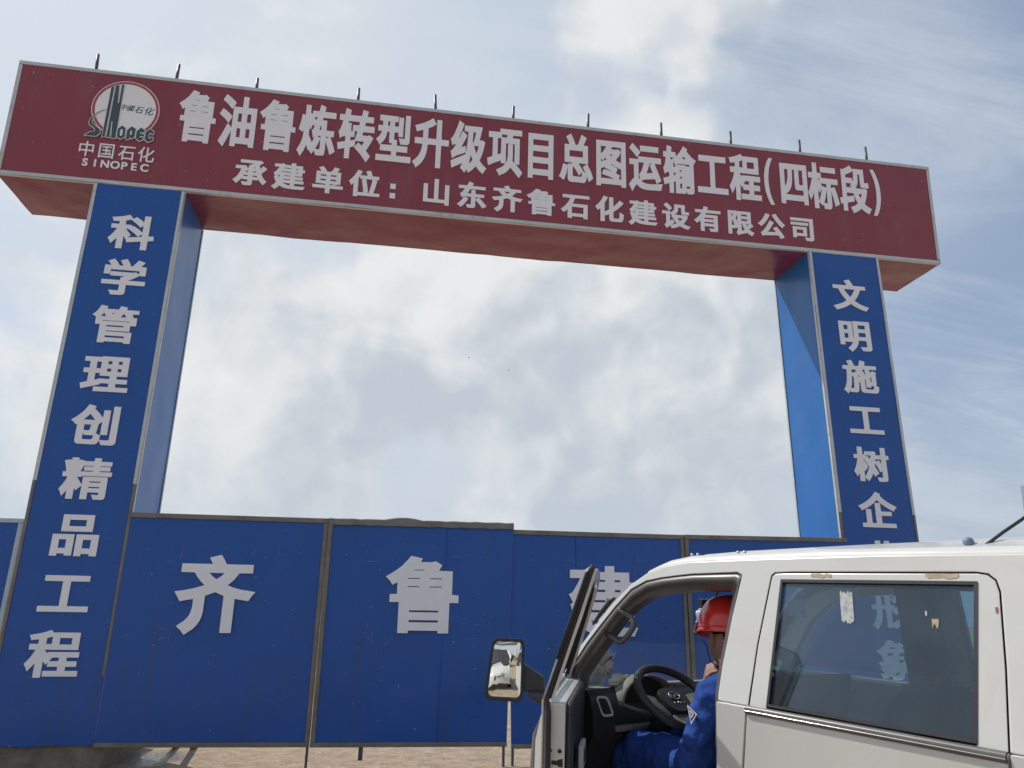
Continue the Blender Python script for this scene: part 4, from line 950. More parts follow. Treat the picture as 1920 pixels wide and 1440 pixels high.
TYAW, TPIT = R(26), R(2.6)
hx = Vector((-math.sin(TYAW) * math.cos(TPIT), math.cos(TYAW) * math.cos(TPIT), math.sin(TPIT)))
lx = Vector((-math.cos(TYAW), -math.sin(TYAW), 0))
ux = hx.cross(lx)
TO = Vector((5.522, -7.454, 1.6))
BASE = Vector((1.0, -0.78, 0.0))
TM = Matrix((hx, lx, ux)).transposed()


def F2W(p):
    return TO + TM @ (Vector(p) - Vector((0, 0, 1.6)))


truck = thing('crew_cab_truck', 'white crew cab light truck with its driver door open', 'truck', F2W(BASE), TM.to_euler())
loc = lambda p: Vector(p) - BASE
TW = 1.56


def tum(z):
    return -0.27 * max(0.0, z - 1.24)


def S(x, z, dy=0.0):
    """point seen at (x, z) on the plane of the lower side, laid on the inward-leaning upper side"""
    y = tum(z) + dy
    k = (2.3 - y) / 2.3
    return Vector((x * k, y, 1.6 + (z - 1.6) * k))


def side3(dy0=0.0):
    return lambda a, b, t: S(a, b, t + dy0)


def mir(fn):
    """same shape on the far side"""
    return lambda a, b, t: (lambda p: Vector((p.x, -TW - p.y, p.z)))(fn(a, b, t))


# contours on the side (x forward, z up)
AOUT = [(2.90, 1.13), (2.835, 1.21), (2.781, 1.285), (2.698, 1.367), (2.596, 1.464), (2.491, 1.556), (2.38, 1.636), (2.283, 1.684), (2.178, 1.712), (2.065, 1.727)]
ROOFZ = lambda x: 1.727 + (0.018 * min(1, (2.065 - x) / 0.6) if x < 2.065 else 0)
HOLE = [(2.80, 1.0), (2.789, 1.178), (2.744, 1.289), (2.662, 1.377), (2.568, 1.463), (2.474, 1.545), (2.38, 1.617), (2.292, 1.652), (2.205, 1.666), (2.122, 1.675), (2.045, 1.682), (1.829, 1.690), (1.808, 1.680),
        (1.858, 1.535), (1.910, 1.363), (1.933, 1.264), (1.942, 1.0)]
INNER = [(2.704, 1.0), (2.704, 1.190), (2.690, 1.243), (2.625, 1.311), (2.520, 1.416), (2.444, 1.490), (2.37, 1.542), (2.29, 1.584), (2.206, 1.606), (2.123, 1.614), (2.047, 1.620), (1.868, 1.625), (1.852, 1.618),
         (1.876, 1.53), (1.925, 1.36), (1.947, 1.262), (1.955, 1.0)]
SEAM = [(1.828, 1.04), (1.804, 1.243), (1.756, 1.443), (1.690, 1.660), (1.683, 1.680), (1.668, 1.690), (1.60, 1.693), (1.01, 1.697), (0.982, 1.693), (0.962, 1.676), (0.955, 1.645), (0.964, 1.45), (0.981, 1.243), (0.985, 1.04)]
GLASS = [(1.722, 1.256), (1.641, 1.660), (1.021, 1.664), (1.068, 1.256)]


def inset(poly, d):
    out = []
    n = len(poly)
    ar = sum(poly[i - 1][0] * poly[i][1] - poly[i][0] * poly[i - 1][1] for i in range(n))
    sg = 1 if ar > 0 else -1
    for i in range(n):
        p0, p1, p2 = (Vector((*poly[i - 1], 0)), Vector((*poly[i], 0)), Vector((*poly[(i + 1) % n], 0)))
        e1, e2 = (p1 - p0).normalized(), (p2 - p1).normalized()
        n1, n2 = Vector((-e1.y, e1.x, 0)) * sg, Vector((-e2.y, e2.x, 0)) * sg
        b = (n1 + n2)
        b = b.normalized() / max(0.4, b.normalized().dot(n1))
        q = p1 + b * d
        out.append((q.x, q.y))
    return out


XREAR = 0.55
body = MB(loc)
# upper sides (pillars and roof rail) with the door apertures cut out, near and far side
hole_up = [p for p in HOLE if p[1] > 1.24]
hole_up = [(2.764, 1.2401)] + hole_up + [(1.9355, 1.2401)]
seam_up = [(1.8045, 1.2401)] + SEAM[2:-2] + [(0.981, 1.2401)]
outer_up = [(XREAR, 1.24), (2.812, 1.24)] + AOUT[2:] + [(1.7, ROOFZ(1.7)), (1.3, ROOFZ(1.3)), (0.9, ROOFZ(.9)), (XREAR, ROOFZ(.5))]
# split in two lobes along the cut at the belt: front aperture and rear aperture open downwards
outer_cut = [(XREAR, 1.24), (0.981, 1.24)] + [p for p in SEAM[2:-2]][::-1] + [(1.8045, 1.24), (1.9355, 1.24)] + hole_up[1:-1][::-1] + [(2.764, 1.24), (2.812, 1.24)] + outer_up[2:]
for f3 in (side3(), mir(side3())):
    body.poly([outer_cut], 0.0, -0.035, 0, f3)
# lower sides, slightly proud of the glasshouse
low_front = [(2.795, 0.40), (2.80, 1.0), (2.789, 1.178), (2.766, 1.238), (2.812, 1.238), (2.835, 1.21), (2.90, 1.13), (2.965, 1.04), (3.0, 0.93), (3.01, 0.40)]
low_B = [(1.942, 0.62), (1.942, 1.0), (1.9355, 1.238), (1.8055, 1.238), (1.832, 1.04), (1.832, 0.62)]
low_C = [(0.982, 0.45), (0.982, 1.04), (0.978, 1.238), (XREAR, 1.238), (XREAR, 0.45)]
sill = [(0.985, 0.45), (0.985, 0.575), (1.83, 0.575), (1.83, 0.616), (2.792, 0.616), (2.792, 0.40), (2.62, 0.40), (2.58, 0.55), (2.45, 0.60), (2.20, 0.60), (2.06, 0.55), (2.02, 0.40), (1.4, 0.38)]
for q_ in (low_front, low_B, low_C, sill):
    for f3 in ((lambda a, b, t: Vector((a, t, b))), mir(lambda a, b, t: Vector((a, t, b)))):
        body.poly([q_], 0.012, -0.05, 0, f3)
# nose between the sides
rows = []
for (x, z) in ((2.90, 1.13), (2.975, 1.05), (3.04, 0.95), (3.06, 0.75), (3.05, 0.45), (2.98, 0.40)):
    rows.append([(x + 0.09 * (1 - ((j - 6) / 6) ** 2) - 0.02, -TW * j / 12 + (0.012 if j == 0 else (-0.012 if j == 12 else 0)), z) for j in range(13)])
body.grid(rows, 0)
# back wall of the cab with its window opening
bw = [(-0.02, 0.45), (-0.02, 1.24), (-0.13, 1.72), (-TW + 0.13, 1.72), (-TW + 0.02, 1.24), (-TW + 0.02, 0.45)]
bh = [(-0.22, 1.28), (-0.28, 1.62), (-TW + 0.28, 1.62), (-TW + 0.22, 1.28)]
body.poly([bw, bh], XREAR, XREAR + 0.03, 0, lambda a, b, t: Vector((t, a, b)))
# floor
body.box(XREAR + 0.02, 2.95, -TW + 0.02, -0.02, 0.44, 0.48)
body_o = body.build('body', M['paint'], truck, bevel=0.006)

# roof skin: rounds over from the rails, crowns towards the middle and the rear
rf = MB(loc)
rows = []
xsr = [2.283, 2.225, 2.178, 2.065, 1.9, 1.7, 1.5, 1.3, 1.15, 1.05, 0.9, 0.75, 0.62, 0.54]
for x in xsr:
    zt = {2.225: 1.701, 2.283: 1.684, 2.178: 1.712}.get(x, ROOFZ(x))
    f = {2.225: 0.7, 2.283: 0.45, 2.178: 0.9}.get(x, 1.0)
    r0 = S(x, zt)
    row = []
    prof = [(0.0, -0.030), (-0.001, -0.012), (-0.006, 0.006), (-0.018, 0.020), (-0.036, 0.027), (-0.060, 0.029), (-0.075, 0.024), (-0.09, 0.027)]
    lead = 0.08 * max(0.0, min(1.0, (x - 1.75) / 0.5))
    crown = 0.012 + 0.033 * max(0.0, min(1.0, (2.283 - x) / 0.35)) + 0.022 * max(0.0, min(1.0, (1.5 - x) / 0.6))
    half = TW / 2 + r0.y
    for dy, dz in prof:
        row.append((r0.x, r0.y + dy * (0.4 + 0.6 * f) + 0.003, r0.z + dz * (f if dz > 0 else 1)))
    for s in (0.22, 0.32, 0.5, 0.75, 1.0):
        bow = 1 - (1 - s) ** 2
        row.append((r0.x + lead * bow, r0.y - half * s, r0.z + 0.027 * f + crown * bow))
    full = row + [(p[0], -TW - p[1], p[2]) for p in row[-2::-1]]
    rows.append(full)
# rear lip
rows.append([(p[0] - 0.02, p[1], min(p[2], 1.70)) for p in rows[-1]])
rf.grid(rows, 0)
roof = rf.build('roof', M['paint'], truck, recalc=True)
hl = MB(loc)
hl.grid([[(p[0] - 0.01, p[1] * 0.97 - 0.02, min(p[2] - 0.04, 1.735)) for p in r_[3:-3]] for r_ in rows[:-1]], 0)
hl.build('headliner', M['liner'], truck)
# little rivets of the rain rail
for x in (2.085, 2.055, 1.86, 1.83):
    q = MB(loc)
    r0 = S(x, ROOFZ(x))
    q.lathe([(0.0, 0.027), (0.006, 0.026), (0.007, 0.018), (0.007, 0.013)], 8, 0, 'z', (r0.x, r0.y - 0.05, r0.z + 0.012))
    q.build('rivet', M['galv'], truck)

# padded dark trim round the open driver doorway
tr = MB(loc)
rows = []
for j in range(9):
    t = j / 8
    row = []
    for i, (o, n_) in enumerate(zip(HOLE, INNER)):
        x = o[0] * (1 - t) + n_[0] * t
        z = o[1] * (1 - t) + n_[1] * t
        dep = -0.012 - 0.085 * t ** 1.7 + 0.030 * math.sin(math.pi * t)
        if i > 12:
            dep = -0.012 - 0.06 * t
        row.append(S(x, z, dep))
    rows.append(row)
tr.grid(rows, 0)
# inside return
rows2 = [rows[-1], [Vector((p.x, p.y - 0.05, p.z - 0.004)) for p in rows[-1]]]
tr.grid(rows2, 0)
tr.build('door_opening_trim', M['trim'], truck, recalc=False)

# dark ring added behind the rear door's gaps to keep light from leaking through
jb = MB(loc)
jo, ji = inset(SEAM, -0.02), inset(SEAM, 0.045)
up_f = lambda a, b, t: S(a, b, t)
jb.poly([jo, ji], -0.042, -0.055, 0, up_f)
jb.build('gap_backing', M['rubber'], truck)

# ---- rear door
rd = MB(loc)
sm = inset(SEAM, 0.0045)
sm_up = [p for p in sm if p[1] > 1.245]
rd_up = [(sm[1][0] - 0.001, 1.24)] + sm_up + [(sm[-2][0], 1.24)]
gl_o = inset(GLASS, -0.0065)
gl_open = [(gl_o[0][0], 1.2405)] + gl_o[1:3] + [(gl_o[3][0], 1.2405)]
rd_cut = [rd_up[0]] + rd_up[1:] + [(gl_open[3][0], 1.24)] + [gl_open[2], gl_open[1]] + [(gl_open[0][0], 1.24)]
rd.poly([rd_cut], 0.0, -0.03, 0, side3())
rd_low = [(sm[1][0], 1.238), (sm[0][0], 1.04), (1.824, 0.58), (0.990, 0.58), (sm[-1][0], 1.04), (sm[-2][0], 1.238)]
rd.poly([rd_low], 0.012, -0.04, 0, lambda a, b, t: Vector((a, t, b)))
rdo = rd.build('rear_door', M['paint'], truck, bevel=0.004)
gs = MB(loc)
gs.poly([inset(GLASS, -0.0075), inset(GLASS, 0.0015)], 0.003, -0.02, 0, side3())
gs.build('window_seal', M['rubber'], rdo)
gw = MB(loc)
gw.poly([inset(GLASS, -0.002)], -0.006, -0.010, 0, side3())
gw.build('window_glass', M['tint'], rdo)
bt = MB(loc)
for (z0, z1, y, mi) in ((1.213, 1.243, 0.020, 0), (1.2235, 1.2285, 0.0225, 1)):
    rows = []
    for an in range(7):
        a_ = math.pi * an / 6
        zz = (z0 + z1) / 2 + (z1 - z0) / 2 * math.cos(a_)
        rows.append([(x, 0.004 + (y - 0.004) * math.sin(a_) ** 0.6, zz) for x in (1.806, 1.5, 1.2, 0.986)])
    bt.grid(rows, mi)
    for e in (0, -1):
        bt.add([r_[e] for r_ in rows], [tuple(range(7))], mi)
bt.build('belt_moulding', [M['trim'], M['chrome']], rdo)


def blotch(name, x0, x1, z0, z1, mt, parent, dy, seed, f3=S, ragged=0.35):
    rnd = random.Random(seed)
    n_ = 9
    topl = [(x0 + (x1 - x0) * i / n_, z1 + (z1 - z0) * 0.05 * rnd.uniform(-1, 1)) for i in range(n_ + 1)]
    botl = [(x0 + (x1 - x0) * i / n_, z0 + (z1 - z0) * ragged * rnd.uniform(0, 1.6)) for i in range(n_ + 1)]
    q = MB(loc)
    q.poly([topl + botl[::-1]], dy, dy + 0.0008, 0, lambda a, b, t: f3(a, b, t))
    return q.build(name, mt, parent)


blotch('peeled_tape', 1.53, 1.455, 1.671, 1.688, M['tape'], rdo, 0.0006, 3)
blotch('peeled_tape', 1.155, 1.06, 1.676, 1.692, M['tape'], rdo, 0.0006, 5)
blotch('torn_sticker', 1.430, 1.387, 1.535, 1.632, M['sticker'], rdo, -0.0045, 8, ragged=0.1)
blotch('torn_sticker', 1.148, 1.128, 1.535, 1.565, M['tape'], rdo, -0.0045, 9, ragged=0.5)
for k_, (x_, z_) in enumerate(((1.70, 1.345), (1.165, 1.570), (1.68, 1.50), (1.695, 1.415))):
    blotch('torn_sticker', x_, x_ - 0.006, z_, z_ + 0.016, M['sticker'], rdo, -0.0045, 20 + k_, ragged=0.3)
blotch('faded_sticker', 1.625, 1.555, 1.545, 1.605, M['sticker'], rdo, -0.0115, 12, ragged=0.05)
blotch('rust_spot', 0.975, 0.968, 1.585, 1.605, mat('rust', (0.28, 0.14, 0.06), 0.8), rdo, 0.0006, 31, ragged=0.4)

# ---- far side doors
for (nm, outl, gla) in (('front_door', inset(HOLE + [(1.942, .62), (2.795, .62)], 0.004), [(2.66, 1.262), (2.56, 1.365), (2.41, 1.50), (2.27, 1.585), (2.15, 1.625), (1.875, 1.645), (1.962, 1.262)]), ('rear_door', rd_up, GLASS)):
    q = MB(loc)
    up_o = [p for p in outl if p[1] > 1.245]
    gg = inset(gla, -0.004)
    if nm == 'front_door':
        a0, a1 = (2.76, 1.24), (1.94, 1.24)
        ring = [a0] + up_o + [a1, (gg[-1][0], 1.24)] + gg[1:-1][::-1] + [gg[0], (gg[0][0], 1.24)]
        ring = [a0] + up_o + [a1, (1.966, 1.24)] + gg[1:-1][::-1] + [(2.668, 1.252), (2.68, 1.24)]
        lowp = [(2.79, 0.62), (2.785, 1.178), (2.76, 1.238), (1.938, 1.238), (1.938, 0.62)]
    else:
        ring = rd_cut
        lowp = rd_low
    q.poly([ring], 0.0, -0.03, 0, mir(side3()))
    q.poly([lowp], 0.012, -0.05, 0, mir(lambda a, b, t: Vector((a, t, b))))
    fd = q.build(nm, M['paint'], truck)
    q = MB(loc)
    q.poly([inset(gla, -0.006)], -0.010, -0.014, 0, mir(side3()))
    q.build('window_glass', M['tint'] if nm == 'rear_door' else M['wind'], fd)
    q = MB(loc)
    q.poly([[(p[0], p[1] - 0.004) for p in lowp]], -0.052, -0.085, 0, mir(lambda a, b, t: Vector((a, t, b))))
    q.build('door_lining', M['dark'], fd, bevel=0.01)
    q = MB(loc)
    xh = 2.42 if nm == 'front_door' else 1.62
    q.tube([(xh, -TW + 0.088, 1.165), (xh - .02, -TW + 0.112, 1.165), (xh - .10, -TW + 0.115, 1.168), (xh - .12, -TW + 0.088, 1.168)], 0.008, 8)
    q.build('inner_handle', M['chrome'], fd)
# lining on the near rear door
q = MB(loc)
q.poly([[(p[0] - (0.01 if i < 3 else -0.01), p[1] - 0.002) for i, p in enumerate(rd_low)]], -0.042, -0.08, 0, lambda a, b, t: Vector((a, t, b)))
q.build('door_lining', M['dark'], rdo, bevel=0.01)
# pillar linings
for f3 in (side3(), mir(side3())):
    q = MB(loc)
    q.poly([[(1.95, 1.24), (1.83, 1.68), (1.69, 1.68), (1.81, 1.24)]], -0.057, -0.085, 0, f3)
    q.poly([[(1.95, .5), (1.95, 1.235), (1.80, 1.235), (1.82, .5)]], -0.057, -0.085, 0, f3)
    q.build('pillar_lining', M['trim'], truck, bevel=0.01)
q = MB(loc)
q.poly([inset(bh, -0.006)], XREAR + 0.012, XREAR + 0.018, 0, lambda a, b, t: Vector((t, a, b)))
q.build('rear_window', M['tint'], truck)
# right A pillar and header linings, cowl
for sgn in (1,):
    q = MB(loc)
    pts = [S(a * 0.5 + b * 0.5 - .0, c * .5 + d_ * .5, -0.05) for (a, c), (b, d_) in zip(AOUT[1:9], HOLE[1:9])]
    if sgn:
        pts = [Vector((p.x, -TW - p.y, p.z)) for p in pts]
        q.tube(pts, 0.032, 10, flat=0.7)
        q.build('pillar_lining', M['trim'], truck)
q = MB(loc)
q.tube([(2.36, -0.17, 1.675), (2.42, -0.45, 1.688), (2.44, -0.78, 1.690), (2.42, -1.1, 1.688), (2.36, -1.39, 1.675)], 0.022, 8)
q.build('header_lining', M['trim'], truck)
for y0, y1 in ((-0.22, -0.62), (-0.94, -1.34)):
    q = MB(loc)
    q.box(2.17, 2.35, y1, y0, 1.672, 1.686)
    q.build('sun_visor', M['dark'], truck, bevel=0.008)

# ---- windscreen
ws = MB(loc)
rows = []
for i, (x, z) in enumerate(AOUT[:8]):
    p0 = S(x, z, -0.025)
    row = []
    for j in range(17):
        s = j / 16
        bow = 1 - (2 * s - 1) ** 2
        row.append((p0.x + 0.08 * bow, p0.y + (-TW - 2 * p0.y) * s, p0.z + 0.02 * bow * (i / 8)))
    rows.append(row)
ws.grid(rows, 0)
wso = ws.build('windscreen', M['wind'], truck, recalc=False)
# wiper lying along the near edge of the screen
q = MB(loc)
q.tube([S(2.622, 1.460, -0.10), S(2.562, 1.518, -0.10), S(2.512, 1.562, -0.10), S(2.480, 1.578, -0.10)], [0.005, 0.011, 0.012, 0.005], 8)
q.tube([S(2.532, 1.555, -0.10), S(2.524, 1.574, -0.10)], 0.004, 6)
q.build('wiper', M['rubber'], truck)

# ---- dashboard
ds = MB(loc)
prof = [(2.90, 1.125), (2.80, 1.172), (2.715, 1.176), (2.685, 1.155), (2.665, 1.08), (2.66, 1.00), (2.72, 0.90), (2.76, 0.70), (2.80, 0.50), (2.93, 0.50)]
for a, b, mi in ((0, 3, 0), (2, 9, 1)):
    rows = []
    for (x, z) in prof[a:b + 1]:
        rows.append([(x + 0.10 * (1 - ((j - 8) / 8) ** 2) * (1 if z > 1.1 else 0.3), -0.045 - (TW - 0.09) * j / 16, z) for j in range(17)])
    ds.grid(rows, mi, smooth=True)
for e in (-0.045, -TW + 0.045):
    ds.add([(x, e, z) for x, z in prof], [tuple(range(len(prof)))], 1)
dash = ds.build('dashboard', [M['dash'], M['dark']], truck)
# instrument cowl
q = MB(loc)
rows = []
for i in range(13):
    a_ = math.pi * i / 12
    rows.append([(x, -0.40 + 0.165 * r_ * math.cos(a_), 1.115 + 0.115 * r_ * math.sin(a_)) for x, r_ in ((2.84, 0.75), (2.76, 1.0), (2.675, 1.06), (2.668, 1.0), (2.71, 0.92))])
q.grid(rows, 0)
q.add([(2.71, -0.40 + 0.152 * math.cos(math.pi * i / 12), 1.115 + 0.106 * math.sin(math.pi * i / 12)) for i in range(13)], [tuple(range(13))], 1)
q.build('instrument_cowl', [M['dash'], M['dark']], dash, recalc=False)
# side vent with a grey surround
vc = [Vector((2.73, -0.12, 1.145)), Vector((2.649, -0.12, 1.162)), Vector((2.624, -0.12, 1.074)), Vector((2.697, -0.12, 1.057))]
vc = [Vector((2.662 + (0.012 if i in (0, 1) else 0), -0.12 + dy, z)) for i, (dy, z) in enumerate(((0.045, 1.150), (-0.035, 1.150), (-0.035, 1.062), (0.045, 1.062)))]


def rring(c4, n_=5, rr=0.25):
    out = []
    for i in range(4):
        p, a, b = c4[i], c4[i - 1], c4[(i + 1) % 4]
        for t in range(n_ + 1):
            s = t / n_
            q1, q2 = p + (a - p) * rr, p + (b - p) * rr
            out.append(q1 * (1 - s) ** 2 + p * 2 * s * (1 - s) + q2 * s * s)
    return out


vpts = [S_ for S_ in rring([Vector((2.690, -0.085, 1.148)), Vector((2.668, -0.128, 1.150)), Vector((2.648, -0.150, 1.078)), Vector((2.670, -0.107, 1.074))])]
q = MB(loc)
q.tube(vpts, 0.0065, 6, 0, closed=True)
q.add([v + Vector((0.004, 0.0, 0)) for v in vpts], [tuple(range(len(vpts)))], 1)
for k_ in range(1, 5):
    t = k_ / 5
    a = Vector((2.690, -0.085, 1.148)).lerp(Vector((2.668, -0.128, 1.150)), t)
    b = Vector((2.670, -0.107, 1.074)).lerp(Vector((2.648, -0.150, 1.078)), t)
    q.tube([a, b], 0.003, 4, 2)
q.build('air_vent', [M['galv'], M['rubber'], M['dark']], dash, recalc=False)
q = MB(loc)
q.box(2.655, 2.70, -0.62, -0.18, 1.005, 1.03)
q.build('parcel_shelf_edge', M['dash'], dash, bevel=0.006)

# ---- steering wheel
WC = Vector((2.50, -0.385, 1.158))
wn = Vector((-0.60, 0.03, 0.80)).normalized()      # towards the driver
wu = (Vector((0, 0, 1)) - wn * wn.z).normalized()
wr = wu.cross(wn)                                   # to the driver's ... side


def W(a, b, c=0.0):
    return WC + wr * a + wu * b + wn * c


sw = MB(loc)
RW = 0.182
sw.tube([W(RW * math.cos(2 * math.pi * i / 40), RW * math.sin(2 * math.pi * i / 40)) for i in range(40)], 0.0185, 12, 0, closed=True)
rim = sw.build('steering_wheel', M['dark'], truck)
q = MB(loc)
hubp = rring([Vector((-0.085, 0.062, 0)), Vector((0.085, 0.062, 0)), Vector((0.062, -0.075, 0)), Vector((-0.062, -0.075, 0))], 5, 0.4)
q.poly([[(p.x, p.y) for p in hubp]], -0.035, 0.012, 0, lambda a, b, t: W(a, b, t - 0.012))
q.build('horn_pad', M['dark'], rim, bevel=0.008)
q = MB(loc)
for sg in (-1, 1):
    q.hexa([W(sg * 0.165, 0.045, -0.008), W(sg * 0.17, -0.005, -0.008), W(sg * 0.060, -0.075, -0.02), W(sg * 0.088, 0.035, -0.02)],
           [W(sg * 0.165, 0.045, -0.022), W(sg * 0.17, -0.005, -0.022), W(sg * 0.060, -0.075, -0.035), W(sg * 0.088, 0.035, -0.035)])
q.hexa([W(-0.058, -0.07, -0.02), W(0.058, -0.07, -0.02), W(0.05, -0.17, -0.008), W(-0.05, -0.17, -0.008)], [W(-0.058, -0.07, -0.035), W(0.058, -0.07, -0.035), W(0.05, -0.17, -0.022), W(-0.05, -0.17, -0.022)])
q.build('spokes', M['beige'], rim, bevel=0.006)
q = MB(loc)
q.tube([W(0.030 * math.cos(2 * math.pi * i / 24), 0.012 + 0.020 * math.sin(2 * math.pi * i / 24), 0.003) for i in range(24)], 0.003, 6, 0, closed=True)
q.tube([W(-0.024, 0.018, 0.003), W(-0.006, 0.004, 0.003), W(0.002, 0.022, 0.003)], 0.0028, 5)
q.tube([W(0.024, 0.006, 0.003), W(0.006, 0.020, 0.003), W(-0.002, 0.002, 0.003)], 0.0028, 5)
for k_ in range(4):
    q.tube([W(-0.032 + 0.02 * k_, -0.032, 0.003), W(-0.024 + 0.02 * k_, -0.022, 0.003)], 0.0022, 5)
q.build('emblem', M['chrome'], rim)
q = MB(loc)
q.tube([W(0, 0, -0.04), W(0, 0, -0.22)], 0.045, 12)
q.build('steering_column', M['dark'], truck)
q = MB(loc)
q.tube([Vector((2.56, -0.30, 1.085)), Vector((2.60, -0.25, 1.10)), Vector((2.643, -0.19, 1.122))], [0.009, 0.007, 0.008], 8)
q.lathe([(0.0, -0.014), (0.012, -0.010), (0.014, 0.0), (0.012, 0.010), (0.0, 0.014)], 10, 0, 'x', (2.645, -0.187, 1.123))
q.build('indicator_stalk', M['trim'], truck)
# grab handle on the pillar
q = MB(loc)
gp = [(2.55, -0.085, 1.530), (2.524, -0.105, 1.513), (2.492, -0.11, 1.497), (2.477, -0.11, 1.478), (2.484, -0.11, 1.455), (2.512, -0.11, 1.425), (2.548, -0.11, 1.394), (2.572, -0.11, 1.389), (2.598, -0.105, 1.403), (2.632, -0.085, 1.425)]
q.tube(gp, 0.0125, 8)
q.build('grab_handle', M['trim'], truck)
q = MB(loc)
q.hexa([(2.57, -0.66, 1.585), (2.57, -0.88, 1.585), (2.575, -0.88, 1.525), (2.575, -0.66, 1.525)], [(2.595, -0.66, 1.59), (2.595, -0.88, 1.59), (2.60, -0.88, 1.53), (2.60, -0.66, 1.53)])
q.tube([(2.595, -0.77, 1.58), (2.565, -0.77, 1.63), (2.46, -0.77, 1.680)], 0.006, 6)
q.build('rear_view_mirror', M['dark'], truck, bevel=0.006)

# ---- seats
def seat_shape(name, x0, x1, y0, y1, zc, zt, head=True, mt='seat'):
    s = MB(loc)
    s.box(x0, x0 + 0.50, y1, y0, zc - 0.13, zc)
    so_ = s.build(name, M[mt], truck, bevel=0.04, seg=3)
    s = MB(loc)
    rows = []
    for (x, z, th) in ((x0 + 0.12, zc - 0.05, 0.12), (x0 + 0.06, zc + 0.2, 0.13), (x0 - 0.01, zc + 0.38, 0.11), (x0 - 0.06, zt, 0.07)):
        rows.append([(x, y0, z), (x + 0.01, (y0 + y1) / 2, z + 0.004), (x, y1, z), (x - th, y1, z + 0.01), (x - th, y0, z + 0.01)])
    s.grid(rows, 0, False, True)
    s.add(rows[-1], [(0, 1, 2, 3, 4)])
    s.build('backrest', M[mt], so_, bevel=0.03, seg=3)
    if head:
        s = MB(loc)
        yc = (y0 + y1) / 2
        s.tube([(x0 - 0.10, yc - 0.13, zt + 0.125), (x0 - 0.10, yc - 0.115, zt + 0.125), (x0 - 0.095, yc, zt + 0.13), (x0 - 0.10, yc + 0.115, zt + 0.125), (x0 - 0.10, yc + 0.13, zt + 0.125)], [0.03, 0.07, 0.08, 0.07, 0.03], 14)
        s.tube([(x0 - 0.10, yc - 0.05, zt - 0.03), (x0 - 0.105, yc - 0.05, zt + 0.09)], 0.006, 6)
        s.tube([(x0 - 0.10, yc + 0.05, zt - 0.03), (x0 - 0.105, yc + 0.05, zt + 0.09)], 0.006, 6)
        s.build('headrest', M[mt], so_)
    return so_


seat_shape('front_seat', 1.92, 2.4, -0.16, -0.64, 0.84, 1.32, False)
seat_shape('front_seat', 1.82, 2.3, -0.90, -1.38, 0.84, 1.26)
seat_shape('rear_seat', 0.85, 1.3, -0.14, -1.42, 0.84, 1.31, False)
q = MB(loc)
q.box(1.95, 2.45, -0.62, -0.16, 0.48, 0.71)
q.box(1.95, 2.45, -1.38, -0.90, 0.48, 0.71)
q.box(0.8, 1.3, -1.42, -0.14, 0.48, 0.71)
q.build('seat_base', M['dark'], truck)

# ---- the open driver door (built closed, swung about its hinge)
HINGE = Vector((2.80, 0.0, 0.0))
TH = R(DOOR_ANGLE)


def swing(p):
    p = Vector(p)
    # closed door lies along -x from the hinge, outward is +y
    a, n_ = HINGE.x - p.x, p.y - 0.07 * max(0.0, p.z - 1.24)
    return loc(Vector((HINGE.x - a * math.cos(TH) + n_ * math.sin(TH), a * math.sin(TH) + n_ * math.cos(TH), p.z)))


dl = [(2.79, 0.62), (2.785, 1.178), (2.762, 1.238), (1.938, 1.238), (1.946, 1.0), (1.946, 0.62)]
dr = MB(swing)
dr.poly([dl], 0.012, 0.004, 0, lambda a, b, t: Vector((a, t + 0.018 * math.sin(math.pi * min(1, max(0, (b - .62) / .62))) * 0, b)))
# box of the lower door: the closing edge is a pressed steel face
dr.poly([inset(dl, 0.012)], 0.004, -0.068, 0, lambda a, b, t: Vector((a, t, b)))
door = dr.build('front_door', M['paint'], truck, bevel=0.005)
FRO = [(2.758, 1.24)] + [(p[0] - 0.004, p[1] - 0.006) for p in HOLE[2:11]] + [(1.836, 1.680), (1.820, 1.672), (1.860, 1.53), (1.902, 1.39), (1.938, 1.24)]
FRI = [(2.69, 1.24)] + [(p[0] - 0.03, p[1] - 0.040) for p in HOLE[2:11]] + [(1.875, 1.640), (1.868, 1.632), (1.902, 1.52), (1.942, 1.385), (1.975, 1.24)]
fr = MB(swing)
fr.poly([FRO + FRI[::-1]], 0.0, -0.016, 0, side3())
fr.poly([[(p[0] - 0.004, p[1] - 0.005) for p in FRO] + FRI[::-1]], -0.0165, -0.026, 1, side3())
fr.build('window_frame', [M['rubber'], M['paint']], door)
fr = MB(swing)
fr.tube([S(p[0], p[1], -0.004) for p in FRO[1:]] + [Vector((1.935, -0.012, 1.20)), Vector((1.938, -0.014, 1.0)), Vector((1.938, -0.014, 0.64))], 0.010, 8)
fr.build('door_seal', M['rubber'], door)
fr = MB(swing)
fr.tube([S(p[0] - 0.004, p[1] - 0.004, 0.006) for p in FRO[1:]], 0.0035, 6)
fr.build('bright_strip', M['galv'], door)
fr = MB(swing)
fr.tube([S(p[0] - 0.012, p[1] - 0.015, 0.006) for p in FRO[1:-1]], 0.006, 6)
fr.build('window_channel', M['rubber'], door)
fr = MB(swing)
fr.poly([[(2.77, 0.65), (2.77, 1.17), (2.70, 1.225), (2.03, 1.225), (2.005, 1.215), (1.985, 1.19), (1.975, 1.0), (1.975, 0.65)]], -0.068, -0.088, 0, lambda a, b, t: Vector((a, t, b)))
fr.build('door_lining', M['dark'], door, bevel=0.012)
fr = MB(swing)
fr.box(2.12, 2.28, -0.122, -0.104, 0.985, 1.065, 0)
fr.box(2.15, 2.25, -0.126, -0.120, 1.005, 1.045, 1)
fr.build('window_switch', [M['galv'], M['rubber']], door, bevel=0.005)
fr = MB(swing)
